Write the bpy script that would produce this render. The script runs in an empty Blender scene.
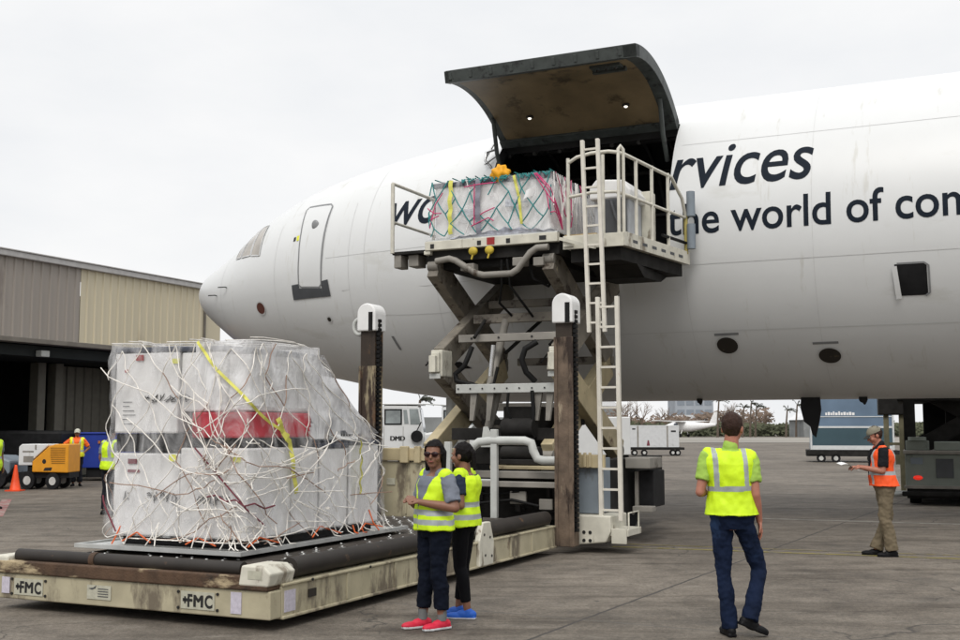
import bpy, bmesh, math, random
from math import sin, cos, pi, radians, sqrt, atan2, degrees
from mathutils import Vector, Matrix, noise as mnoise

# ------------------------------------------------------------------ camera, sky, sun, exposure
scn = bpy.context.scene
COL = scn.collection
cam_d = bpy.data.cameras.new('camera'); cam = bpy.data.objects.new('camera', cam_d); COL.objects.link(cam)
cam_d.sensor_width = 36.0; cam_d.lens = 42.56; cam_d.clip_start = 0.1; cam_d.clip_end = 4000
cam.location = (0, 0, 1.7); cam.rotation_euler = (radians(90 + 5.436), 0, 0)
scn.camera = cam
SUN_EL, SUN_AZ = radians(48), radians(192)          # high, thin overcast, sun behind the camera
world = bpy.data.worlds.new('World'); scn.world = world; world.use_nodes = True
wn, wl = world.node_tree.nodes, world.node_tree.links
wn.clear()
w_out = wn.new('ShaderNodeOutputWorld')
sky = wn.new('ShaderNodeTexSky'); sky.sky_type = 'NISHITA'; sky.sun_disc = False
sky.sun_elevation = SUN_EL; sky.sun_rotation = SUN_AZ; sky.dust_density = 4.0; sky.air_density = 1.0
bg_sky = wn.new('ShaderNodeBackground'); bg_sky.inputs['Strength'].default_value = 0.07
wl.new(sky.outputs['Color'], bg_sky.inputs['Color'])
tc = wn.new('ShaderNodeTexCoord'); mp = wn.new('ShaderNodeMapping'); mp.inputs['Scale'].default_value = (1.6, 1.6, 4.0)
nz = wn.new('ShaderNodeTexNoise'); nz.inputs['Scale'].default_value = 1.7; nz.inputs['Detail'].default_value = 6; nz.inputs['Roughness'].default_value = .55
rp = wn.new('ShaderNodeValToRGB')
rp.color_ramp.elements[0].position = .36; rp.color_ramp.elements[0].color = (.90, .915, .935, 1)
rp.color_ramp.elements[1].position = .62; rp.color_ramp.elements[1].color = (1.0, 1.0, 1.0, 1)
wl.new(tc.outputs['Generated'], mp.inputs['Vector']); wl.new(mp.outputs['Vector'], nz.inputs['Vector'])
wl.new(nz.outputs['Fac'], rp.inputs['Fac'])
bg_cl = wn.new('ShaderNodeBackground'); bg_cl.inputs['Strength'].default_value = 0.96
wl.new(rp.outputs['Color'], bg_cl.inputs['Color'])
# an overcast sky is brighter overhead than near the horizon
sepw = wn.new('ShaderNodeSeparateXYZ'); wl.new(tc.outputs['Generated'], sepw.inputs[0])
mrw = wn.new('ShaderNodeMapRange'); mrw.interpolation_type = 'SMOOTHSTEP'
for q_, v_ in zip(('From Min', 'From Max', 'To Min', 'To Max'), (.32, 1.0, .96, 1.6)): mrw.inputs[q_].default_value = v_
wl.new(sepw.outputs['Z'], mrw.inputs['Value']); wl.new(mrw.outputs['Result'], bg_cl.inputs['Strength'])
mixw = wn.new('ShaderNodeMixShader'); mixw.inputs[0].default_value = .93
wl.new(bg_sky.outputs[0], mixw.inputs[1]); wl.new(bg_cl.outputs[0], mixw.inputs[2]); wl.new(mixw.outputs[0], w_out.inputs['Surface'])
sun_d = bpy.data.lights.new('sun', 'SUN'); sun_d.energy = 1.5; sun_d.angle = radians(26); sun_d.color = (1, .96, .9)
sun = bpy.data.objects.new('sun', sun_d); COL.objects.link(sun)
sun.rotation_euler = (radians(90) - SUN_EL, 0, radians(180) - SUN_AZ)
sun.location = (0, 0, 40)
scn.view_settings.view_transform = 'Standard'; scn.view_settings.look = 'None'
scn.view_settings.exposure = 0.08; scn.view_settings.gamma = 1.0; scn.view_settings.use_curve_mapping = False
scn.render.engine = 'CYCLES'
scn.cycles.max_bounces = 6; scn.cycles.transparent_max_bounces = 12

random.seed(7)
A = radians(-25)                       # the apron grid: aircraft, loader and hangar stand at 25 degrees

# ------------------------------------------------------------------ materials
MATS = {}
def mat(name, col, rough=.6, metal=0., var=.12, vs=5., stain=None, stain2=None, bump=0., bs=60., spec=.4, stretch=(1, 1, 1), emit=None, coat=0.):
    """Principled paint with mottling; stain = (colour, threshold, scale, xyz stretch): patches of rust or dirt"""
    if name in MATS: return MATS[name]
    m = bpy.data.materials.new(name); m.use_nodes = True
    N, L = m.node_tree.nodes, m.node_tree.links
    b = N['Principled BSDF']
    b.inputs['Roughness'].default_value = rough; b.inputs['Metallic'].default_value = metal
    b.inputs['Specular IOR Level'].default_value = spec
    b.inputs['Coat Weight'].default_value = coat
    t = N.new('ShaderNodeTexCoord')
    mpn = N.new('ShaderNodeMapping'); mpn.inputs['Scale'].default_value = stretch
    L.new(t.outputs['Object'], mpn.inputs['Vector'])
    n1 = N.new('ShaderNodeTexNoise'); n1.inputs['Scale'].default_value = vs; n1.inputs['Detail'].default_value = 5
    L.new(mpn.outputs['Vector'], n1.inputs['Vector'])
    r1 = N.new('ShaderNodeValToRGB')
    lo = [max(0, c * (1 - var)) for c in col]; hi = [min(1, c * (1 + var)) for c in col]
    r1.color_ramp.elements[0].position = .3; r1.color_ramp.elements[0].color = (*lo, 1)
    r1.color_ramp.elements[1].position = .7; r1.color_ramp.elements[1].color = (*hi, 1)
    L.new(n1.outputs['Fac'], r1.inputs['Fac'])
    out = r1.outputs['Color']
    for st in (stain, stain2):
        if not st: continue
        sc, th, ss, sx = st
        m2 = N.new('ShaderNodeMapping'); m2.inputs['Scale'].default_value = sx
        m2.inputs['Location'].default_value = (random.random() * 9, random.random() * 9, random.random() * 9)
        L.new(t.outputs['Object'], m2.inputs['Vector'])
        n2 = N.new('ShaderNodeTexNoise'); n2.inputs['Scale'].default_value = ss; n2.inputs['Detail'].default_value = 7; n2.inputs['Roughness'].default_value = .65
        L.new(m2.outputs['Vector'], n2.inputs['Vector'])
        r2 = N.new('ShaderNodeValToRGB')
        r2.color_ramp.elements[0].position = th; r2.color_ramp.elements[0].color = (0, 0, 0, 1)
        r2.color_ramp.elements[1].position = min(1, th + .09); r2.color_ramp.elements[1].color = (1, 1, 1, 1)
        L.new(n2.outputs['Fac'], r2.inputs['Fac'])
        mx = N.new('ShaderNodeMix'); mx.data_type = 'RGBA'
        mx.inputs['B'].default_value = (*sc, 1)
        L.new(out, mx.inputs['A']); L.new(r2.outputs['Color'], mx.inputs['Factor'])
        out = mx.outputs['Result']
    L.new(out, b.inputs['Base Color'])
    if bump:
        n3 = N.new('ShaderNodeTexNoise'); n3.inputs['Scale'].default_value = bs; n3.inputs['Detail'].default_value = 3
        L.new(mpn.outputs['Vector'], n3.inputs['Vector'])
        bp = N.new('ShaderNodeBump'); bp.inputs['Strength'].default_value = bump; bp.inputs['Distance'].default_value = .02
        L.new(n3.outputs['Fac'], bp.inputs['Height']); L.new(bp.outputs['Normal'], b.inputs['Normal'])
    if emit:
        b.inputs['Emission Color'].default_value = (*emit[0], 1); b.inputs['Emission Strength'].default_value = emit[1]
    MATS[name] = m
    return m

RUST = (.095, .045, .022); GRIME = (.05, .042, .034)
M = dict(
    jet=mat('jet_white_paint', (.635, .645, .645), .34, var=.02, vs=1.2, stain=((.57, .575, .56), .62, 1.4, (.35, 1, 1)), stain2=((.545, .545, .52), .60, 2.2, (2.2, .5, .28)), spec=.5, bump=.02, bs=1.2),
    seam=mat('jet_skin_seam', (.56, .565, .56), .5, var=.06),
    seam_dark=mat('jet_door_gap', (.20, .205, .21), .5, var=.1),
    scuff=mat('scuff_plate_grey', (.062, .066, .072), .5, var=.15, vs=4),
    navy=mat('lettering_navy', (.010, .015, .024), .6, var=.1, spec=.1),
    glass=mat('cockpit_glass', (.34, .31, .27), .08, var=.25, vs=2.5, spec=.8),  # pale brown: the reflected sky is put into the pane colour
    glassframe=mat('window_frame_grey', (.5, .5, .5), .4),
    port=mat('port_dark', (.022, .018, .014), .6, stain=((.09, .07, .04), .62, 9, (1, 1, 1))),
    sensor=mat('sensor_brown', (.10, .035, .025), .5),
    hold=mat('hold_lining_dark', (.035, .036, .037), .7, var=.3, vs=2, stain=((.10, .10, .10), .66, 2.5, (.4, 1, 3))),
    lining=mat('door_lining_tan', (.21, .155, .085), .55, var=.28, vs=1.3, stain=((.07, .052, .03), .55, 1.5, (1, 1, 1)), stain2=((.3, .22, .14), .68, 2.2, (1, 1, 1)), bump=.15, bs=18),
    doorframe=mat('door_frame_greygreen', (.05, .058, .055), .55, var=.25, vs=6, stain=((.016, .017, .017), .56, 4, (1, 1, 1))),
    lamp=mat('lamp_lit', (.9, .9, .85), .3, emit=((1, .95, .82), 1.6)),
    cream=mat('loader_cream_paint', (.40, .36, .25), .5, var=.14, vs=3.5, stain=(RUST, .64, 3.2, (1, 1, .6)), stain2=((.15, .125, .09), .53, 2.6, (1, 1, .35)), bump=.08, bs=30),
    creamw=mat('loader_white_paint', (.56, .54, .46), .5, var=.14, vs=5, stain=(RUST, .645, 5, (1, 1, .6)), stain2=((.22, .19, .145), .56, 4, (1, 1, .4)), bump=.05),
    rustband=mat('loader_rusted_edge', (.07, .04, .023), .75, var=.35, vs=7, stain=((.40, .32, .20), .54, 3.5, (.5, 1, 1.6)), stain2=((.02, .016, .012), .55, 3, (.6, 1, 1)), bump=.3, bs=50),
    rustpost=mat('post_rusted_brown', (.125, .09, .064), .75, var=.35, vs=6, stain=((.028, .017, .012), .50, 4.2, (1, 1, .30)), stain2=((.34, .28, .20), .62, 6, (1, 1, .25)), bump=.25, bs=40),
    rustpost2=mat('post_peeling_cream', (.30, .25, .16), .7, var=.3, vs=4, stain=((.032, .019, .013), .455, 4.2, (1.4, 1.4, .25)), stain2=((.10, .055, .03), .56, 6, (1, 1, .5)), bump=.25, bs=40),
    posttop=mat('post_greasy_top', (.03, .02, .013), .6, var=.3, vs=6, stain=((.12, .065, .03), .6, 6, (1, 1, .5)), bump=.2),
    roller=mat('roller_dark_steel', (.022, .018, .015), .6, metal=.1, var=.3, vs=3, stain=((.11, .062, .034), .64, 5, (1, 1, 1))),
    deck=mat('loader_deck_dark', (.055, .048, .042), .7, spec=.12, var=.35, vs=6, stain=((.10, .06, .04), .6, 4, (1, 1, 1)), bump=.3),
    ball=mat('ball_steel', (.46, .46, .45), .32, metal=.8, var=.2),
    steel=mat('loader_grey_steel', (.235, .22, .195), .55, var=.2, vs=3, stain=((.055, .040, .028), .6, 3, (1, 1, .5)), bump=.1),
    armdark=mat('scissor_arm_grime', (.185, .165, .135), .6, var=.25, vs=3, stain=((.045, .032, .022), .53, 3.4, (1, 1, 1)), stain2=((.36, .32, .22), .61, 4, (1, 1, 1)), bump=.15, bs=30),
    armcream=mat('scissor_arm_cream', (.44, .37, .23), .5, var=.15, vs=4, stain=((.12, .07, .035), .6, 2.5, (1, 1, 1)), stain2=(GRIME, .66, 5, (1, 1, 1)), bump=.08),
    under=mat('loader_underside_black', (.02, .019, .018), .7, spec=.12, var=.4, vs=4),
    rubber=mat('tyre_rubber', (.018, .018, .019), .85, spec=.12, var=.3, vs=8, bump=.15),
    hub=mat('wheel_hub', (.5, .5, .48), .5, var=.15),
    rail=mat('rail_offwhite', (.56, .54, .47), .5, var=.1, vs=8, stain=(RUST, .66, 7, (1, 1, .5))),
    railyellow=mat('rail_yellowed', (.38, .32, .10), .55, var=.2, vs=6, stain=(GRIME, .62, 6, (1, 1, .5))),
    ladder=mat('ladder_paint', (.63, .60, .53), .5, var=.08, vs=8, stain=((.33, .25, .15), .66, 7, (1, 1, .4))),
    pipe=mat('pipe_grey_paint', (.46, .47, .45), .45, var=.1, vs=6, stain=((.2, .18, .15), .66, 6, (1, 1, 1))),
    bluegrey=mat('panel_bluegrey', (.20, .235, .27), .5, var=.12, vs=3, stain=((.10, .10, .10), .62, 3, (1, 1, .4))),
    capwhite=mat('post_cap_white', (.70, .70, .69), .4, var=.05, stain=((.4, .38, .34), .68, 6, (1, 1, 1))),
    hose=mat('hose_black', (.012, .012, .012), .5, spec=.12),
    reflector=mat('reflector_lilac', (.50, .47, .54), .35, var=.12, vs=40),
    plaque=mat('plaque_metal', (.42, .41, .33), .45, var=.12, vs=20),
    blackink=mat('black_ink', (.014, .014, .014), .5),
    redpaint=mat('red_marker', (.30, .02, .02), .5),
    yellowhook=mat('yellow_hook', (.48, .36, .04), .5, var=.2),
    chrome=mat('cylinder_rod', (.62, .62, .62), .25, metal=.9),
    carton=mat('carton_white', (.70, .695, .69), .6, var=.05, vs=3, stain=((.66, .65, .63), .62, 2.6, (1, 1, 1)), bump=.05, bs=8),
    navyrim=mat('carton_rim_navy', (.035, .042, .065), .6, var=.2, vs=8),
    black=mat('black_plastic', (.014, .014, .015), .5, spec=.12, var=.3),
    red=mat('carton_red', (.46, .025, .045), .5, var=.15, vs=4),
    sheet=mat('pallet_aluminium', (.56, .57, .56), .42, metal=.55, var=.12, vs=5),
    net=mat('net_rope_offwhite', (.76, .73, .68), .8, var=.2, vs=9),
    netrust=mat('net_rope_soiled', (.30, .195, .145), .8, var=.3, vs=7),
    netorange=mat('net_rope_orange', (.62, .12, .03), .7, var=.15),
    netmaroon=mat('net_rope_maroon', (.17, .04, .055), .8, var=.2),
    netteal=mat('net_rope_teal', (.03, .21, .21), .7, var=.2),
    netpink=mat('net_rope_pink', (.55, .05, .17), .7, var=.2),
    netwhite=mat('net_rope_white', (.72, .70, .68), .7, var=.1),
    strapyellow=mat('strap_yellow', (.62, .60, .12), .6, var=.12),
    strapgrey=mat('strap_grey', (.20, .20, .24), .6, var=.12),
    glove=mat('tarp_orange', (.78, .36, .01), .6, var=.15),
    sticker=mat('sticker_yellow', (.72, .72, .04), .5),
    hangtan=mat('hangar_taupe', (.295, .265, .235), .6, var=.06, vs=.7, stain=((.22, .19, .17), .6, .8, (.3, 1, .25)), stretch=(1, 1, .25)),
    hangcream=mat('hangar_cream', (.54, .485, .355), .6, var=.05, vs=.7, stain=((.43, .375, .27), .62, .8, (.3, 1, .25)), stretch=(1, 1, .25)),
    hangroof=mat('hangar_flashing', (.42, .41, .40), .5, var=.1),
    hangdark=mat('hangar_inside_shade', (.030, .034, .034), .8, spec=.12, var=.3, vs=.5),  # near-black puts the shade inside the open hall into the colour
    hangshade=mat('hangar_tan_shaded', (.13, .122, .10), .6, var=.1),  # tan darkened in colour to stand for shade on columns and door leaf
    conc_dark=mat('concrete_beam', (.15, .135, .115), .7, var=.2, vs=2, stain=(RUST, .68, 2, (1, 1, 1))),
    cone=mat('cone_orange', (.78, .075, .015), .5),
    gpuyel=mat('gpu_yellow', (.70, .30, .015), .45, var=.06),
    white=mat('vehicle_white', (.66, .67, .67), .4, var=.05, vs=2, stain=((.5, .49, .47), .64, 2, (1, 1, .5))),
    vglass=mat('vehicle_glass', (.22, .25, .25), .06, var=.4, vs=2, spec=.9),
    vglassdark=mat('vehicle_glass_blue', (.06, .085, .13), .08, var=.3, spec=.8),
    blue=mat('bin_blue', (.012, .035, .27), .5, var=.15, vs=2),
    contblue=mat('container_steelblue', (.15, .215, .30), .35, var=.18, vs=.6, metal=.25),
    contdark=mat('container_teal', (.05, .09, .11), .4, var=.15, vs=.6, metal=.2),
    silver=mat('container_trim', (.66, .68, .68), .4, metal=.3, var=.06),
    ulddoor=mat('uld_panel', (.56, .57, .58), .45, var=.06, stain=((.42, .42, .42), .63, 2, (1, 1, .5))),
    greygreen=mat('truck_greygreen', (.21, .235, .205), .5, var=.12, vs=2.5, stain=((.13, .145, .13), .6, 2, (1, 1, .6))),
    olive=mat('post_olive', (.17, .155, .095), .6, var=.2),
    taillamp=mat('tail_lamp_red', (.65, .025, .015), .25, emit=((1, .04, .02), .5)),
    planewhite=mat('prop_plane_white', (.78, .78, .78), .35),
    office=mat('office_greyblue', (.33, .36, .40), .7, var=.1, vs=.3),  # lightened: distance haze is put into the wall colour
    officeglass=mat('office_glass', (.22, .25, .29), .3),  # kept close to the wall tone, haze painted in
    farwall=mat('far_wall_grey', (.22, .23, .23), .8, var=.2, vs=.6, stain=((.38, .38, .37), .6, .9, (1, 1, 1))),
    farwhite=mat('far_white_roof', (.66, .67, .68), .6, var=.05),
    bark=mat('bark', (.11, .085, .065), .9, var=.3),
    frond=mat('palm_frond', (.05, .055, .038), .7, var=.3),
    twig=mat('twig_brown', (.17, .125, .095), .9, var=.3, vs=.4),
    leafolive=mat('leaf_olive', (.075, .082, .045), .8, var=.4, vs=.3),
    skinl=mat('skin_tan', (.28, .135, .085), .5, var=.08, vs=20, spec=.35),
    skind=mat('skin_brown', (.20, .095, .06), .5, var=.08, vs=20, spec=.35),
    skinr=mat('skin_ruddy', (.36, .15, .10), .5, var=.08, vs=20, spec=.35),
    hairblack=mat('hair_black', (.006, .0045, .0045), .6, spec=.12, var=.3, vs=60, bump=.4, bs=90),
    hairbrown=mat('hair_brown', (.038, .021, .016), .6, spec=.12, var=.35, vs=80, bump=.5, bs=120),
    lime=mat('vest_lime', (.58, .82, .012), .6, var=.12, vs=7, bump=.35, bs=11),
    limey=mat('vest_yellow', (.78, .80, .02), .55, var=.06, vs=9, bump=.1, bs=14),
    vorange=mat('vest_orange', (.86, .09, .012), .6, var=.12, vs=7, bump=.35, bs=11),
    tape=mat('reflective_tape', (.34, .37, .38), .4, var=.16, vs=9),
    shirtgrey=mat('shirt_grey', (.155, .17, .205), .8, spec=.12, var=.1, vs=12, bump=.1, bs=20),
    shirtnavy=mat('shirt_navy', (.022, .03, .055), .8, spec=.12, var=.15, vs=12, bump=.1, bs=20),
    shirtgreen=mat('shirt_green', (.30, .46, .085), .8, spec=.12, var=.08, vs=12, bump=.1, bs=20),
    shirtblack=mat('shirt_black', (.012, .012, .014), .8, spec=.12, var=.2, vs=12),
    shirtorange=mat('shirt_orange', (.80, .13, .015), .7, var=.1),
    jeans=mat('jeans_blue', (.007, .013, .034), .85, spec=.12, var=.3, vs=5, bump=.15, bs=25, stain=((.016, .032, .075), .58, 3.2, (1.5, 1.5, .6))),
    jeansdark=mat('jeans_dark', (.004, .006, .013), .85, spec=.12, var=.25, vs=5, bump=.12, bs=25),
    leggings=mat('leggings_black', (.0035, .0035, .005), .75, spec=.12, var=.3, vs=6),
    khaki=mat('trousers_khaki', (.155, .125, .083), .85, spec=.12, var=.12, vs=5, bump=.15, bs=20),
    darkpants=mat('trousers_dark', (.014, .015, .02), .85, spec=.12, var=.2),
    shoered=mat('shoe_red', (.52, .012, .04), .6, var=.1),
    shoeblue=mat('shoe_blue', (.010, .085, .42), .6, var=.1),
    shoeblack=mat('shoe_black', (.008, .008, .009), .5, spec=.12, var=.2),
    shoesole=mat('shoe_sole', (.6, .6, .62), .6),
    sock=mat('sock_grey', (.13, .14, .14), .8),
    lens=mat('sunglass_lens', (.02, .005, .006), .2, spec=.25),
    cap=mat('cap_greyolive', (.19, .175, .13), .85, var=.12, vs=14, bump=.1),
    capdark=mat('cap_peak_dark', (.022, .024, .022), .8),
    paper=mat('paper_white', (.78, .78, .78), .6, var=.03),
    lips=mat('lips', (.22, .06, .05), .5), eyewhite=mat('eye', (.5, .5, .5), .3),
)

def film_material(nm='stretch_wrap_film', lo=.03, hi=.55, p0=.42, p1=.72, sc=2.6):
    m = bpy.data.materials.new(nm); m.use_nodes = True
    N, L = m.node_tree.nodes, m.node_tree.links
    b = N['Principled BSDF']; b.inputs['Base Color'].default_value = (.83, .83, .84, 1); b.inputs['Roughness'].default_value = .22
    b.inputs['Specular IOR Level'].default_value = .7
    t = N.new('ShaderNodeTexCoord'); mp_ = N.new('ShaderNodeMapping'); mp_.inputs['Scale'].default_value = (1, 1, .45); mp_.inputs['Rotation'].default_value = (0, .5, .3)
    L.new(t.outputs['Object'], mp_.inputs['Vector'])
    n = N.new('ShaderNodeTexNoise'); n.inputs['Scale'].default_value = sc; n.inputs['Detail'].default_value = 7; n.inputs['Roughness'].default_value = .62; n.inputs['Distortion'].default_value = 1.6
    L.new(mp_.outputs['Vector'], n.inputs['Vector'])
    r = N.new('ShaderNodeValToRGB')
    r.color_ramp.elements[0].position = p0; r.color_ramp.elements[0].color = (lo, lo, lo, 1)
    r.color_ramp.elements[1].position = p1; r.color_ramp.elements[1].color = (hi, hi, hi, 1)
    L.new(n.outputs['Fac'], r.inputs['Fac'])
    bp = N.new('ShaderNodeBump'); bp.inputs['Strength'].default_value = .7; bp.inputs['Distance'].default_value = .06
    L.new(n.outputs['Fac'], bp.inputs['Height']); L.new(bp.outputs['Normal'], b.inputs['Normal'])
    tr = N.new('ShaderNodeBsdfTransparent'); mx = N.new('ShaderNodeMixShader')
    L.new(r.outputs['Color'], mx.inputs[0]); L.new(tr.outputs[0], mx.inputs[1]); L.new(b.outputs[0], mx.inputs[2])
    L.new(mx.outputs[0], N['Material Output'].inputs['Surface'])
    return m
M['film'] = film_material()
M['film2'] = film_material('bunched_wrap_film', .34, .86, .36, .66, 3.2)

def ground_material():
    m = bpy.data.materials.new('apron_concrete'); m.use_nodes = True
    N, L = m.node_tree.nodes, m.node_tree.links
    b = N['Principled BSDF']; b.inputs['Roughness'].default_value = .82; b.inputs['Specular IOR Level'].default_value = .25
    t = N.new('ShaderNodeTexCoord')
    def noise_(scale, detail=6, rough=.6, stretch=None, rot=0):
        n = N.new('ShaderNodeTexNoise'); n.inputs['Scale'].default_value = scale; n.inputs['Detail'].default_value = detail; n.inputs['Roughness'].default_value = rough
        if stretch:
            q = N.new('ShaderNodeMapping'); q.inputs['Scale'].default_value = stretch; q.inputs['Rotation'].default_value = (0, 0, rot)
            L.new(t.outputs['Object'], q.inputs['Vector']); L.new(q.outputs['Vector'], n.inputs['Vector'])
        else: L.new(t.outputs['Object'], n.inputs['Vector'])
        return n.outputs['Fac']
    def ramp(fac, p0, c0, p1, c1):
        r = N.new('ShaderNodeValToRGB'); r.color_ramp.elements[0].position = p0; r.color_ramp.elements[1].position = p1
        r.color_ramp.elements[0].color = (*c0, 1); r.color_ramp.elements[1].color = (*c1, 1); L.new(fac, r.inputs['Fac']); return r.outputs['Color']
    def mix(a, c, fac, mode='MIX'):
        q = N.new('ShaderNodeMix'); q.data_type = 'RGBA'; q.blend_type = mode
        for k, val in (('A', a), ('B', c), ('Factor', fac)):
            if isinstance(val, tuple): q.inputs[k].default_value = (*val, 1)
            elif isinstance(val, float): q.inputs[k].default_value = val
            else: L.new(val, q.inputs[k])
        return q.outputs['Result']
    base = ramp(noise_(.22, 7), .3, (.104, .091, .078), .7, (.214, .190, .162))
    fine = ramp(noise_(26, 4, .7), .25, (.55, .55, .55), .75, (1.32, 1.31, 1.29))
    c = mix(base, fine, 1.0, 'MULTIPLY')
    streak = ramp(noise_(.9, 6, .65, (.35, 2.6, 1), radians(22)), .50, (1, 1, 1), .68, (.55, .53, .51))
    c = mix(c, streak, 1.0, 'MULTIPLY')
    mott = ramp(noise_(2.4, 6, .72), .36, (.70, .69, .68), .62, (1.22, 1.21, 1.19))
    c = mix(c, mott, .9, 'MULTIPLY')
    oil = ramp(noise_(.55, 8, .7), .55, (0, 0, 0), .72, (1, 1, 1))
    c = mix(c, (.062, .057, .052), mix((0., 0., 0.), (.75, .75, .75), oil))
    spots = ramp(noise_(3.1, 3, .5), .70, (0, 0, 0), .75, (1, 1, 1))
    c = mix(c, (.06, .054, .05), mix((0., 0., 0.), (.6, .6, .6), spots))
    pale = ramp(noise_(1.3, 7, .7, (1, 2.2, 1), radians(-40)), .58, (0, 0, 0), .70, (1, 1, 1))
    c = mix(c, (.235, .215, .188), mix((0., 0., 0.), (.55, .55, .55), pale))
    drip = ramp(noise_(7.5, 2, .4), .73, (0, 0, 0), .76, (1, 1, 1))
    c = mix(c, (.05, .046, .043), mix((0., 0., 0.), (.65, .65, .65), drip))
    grain = ramp(noise_(85, 3, .8), .30, (.58, .58, .58), .72, (1.34, 1.33, 1.31))
    c = mix(c, grain, 1.0, 'MULTIPLY')
    q0 = N.new('ShaderNodeTexNoise'); q0.inputs['Scale'].default_value = .8; q0.inputs['Detail'].default_value = 6; L.new(t.outputs['Object'], q0.inputs['Vector'])
    qa = N.new('ShaderNodeVectorMath'); qa.operation = 'MULTIPLY_ADD'; qa.inputs[1].default_value = (1.6, 1.6, 0); L.new(q0.outputs['Color'], qa.inputs[0]); L.new(t.outputs['Object'], qa.inputs[2])
    vo = N.new('ShaderNodeTexVoronoi'); vo.feature = 'DISTANCE_TO_EDGE'; vo.inputs['Scale'].default_value = .23; L.new(qa.outputs[0], vo.inputs['Vector'])
    crack = ramp(vo.outputs['Distance'], .0008, (1, 1, 1), .0024, (0, 0, 0))
    part = ramp(noise_(.35, 2, .5), .50, (0, 0, 0), .56, (1, 1, 1))
    c = mix(c, (.05, .045, .04), mix((0., 0., 0.), crack, part))
    # expansion joints every 7.6 m, in line with the slabs
    q = N.new('ShaderNodeMapping'); q.inputs['Rotation'].default_value = (0, 0, radians(28.5)); L.new(t.outputs['Object'], q.inputs['Vector'])
    wob = N.new('ShaderNodeTexNoise'); wob.inputs['Scale'].default_value = 4.; L.new(t.outputs['Object'], wob.inputs['Vector'])
    sep = N.new('ShaderNodeSeparateXYZ'); L.new(q.outputs['Vector'], sep.inputs['Vector'])
    def joint(sock, off, w):
        def m_(op, a_, b_):
            k = N.new('ShaderNodeMath'); k.operation = op
            for i, v_ in enumerate((a_, b_)):
                if v_ is None: continue
                if isinstance(v_, (int, float)): k.inputs[i].default_value = v_
                else: L.new(v_, k.inputs[i])
            return k.outputs[0]
        wv = m_('MULTIPLY', m_('SUBTRACT', wob.outputs['Fac'], .5), .035)
        x = m_('ADD', m_('ADD', sock, off), wv)
        d = m_('ABSOLUTE', m_('SUBTRACT', m_('FRACT', m_('DIVIDE', x, 7.6), None), .5), None)
        return m_('LESS_THAN', d, w / 7.6)
    # Mapping rotates the point by +28.5 deg: x' = x cos - y sin
    px = .4128 * cos(radians(28.5)) - 9.389 * sin(radians(28.5))
    j1 = joint(sep.outputs['X'], -px + 3.8, .016)
    j2 = joint(sep.outputs['Y'], 1.9, .012)
    c = mix(c, (.055, .05, .046), j1); c = mix(c, (.10, .093, .085), j2)
    L.new(c, b.inputs['Base Color'])
    bp = N.new('ShaderNodeBump'); bp.inputs['Strength'].default_value = .4; bp.inputs['Distance'].default_value = .012
    L.new(noise_(30, 5, .7), bp.inputs['Height']); L.new(bp.outputs['Normal'], b.inputs['Normal'])
    return m
M['ground'] = ground_material()

# ------------------------------------------------------------------ mesh building helpers
BASE = {}
def tag(o, label=None, cat=None, group=None, kind=None):
    for k, v in (('label', label), ('category', cat), ('group', group), ('kind', kind)):
        if v: o[k] = v
    return o
def thing(name, label, cat, base=(0, 0, 0), rot=0., group=None):
    """an Empty at the thing's base; its parts are given in the rotated frame and stored relative to the base"""
    o = bpy.data.objects.new(name, None); COL.objects.link(o); o.empty_display_size = .3
    b = Vector(base); o.location = Matrix.Rotation(rot, 3, 'Z') @ b; o.rotation_euler = (0, 0, rot)
    BASE[o.name] = b; tag(o, label, cat, group)
    return o
def copy_tree(o, parent=None):
    c = o.copy(); COL.objects.link(c); c.parent = parent
    for ch in list(o.children): copy_tree(ch, c)
    return c

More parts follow.
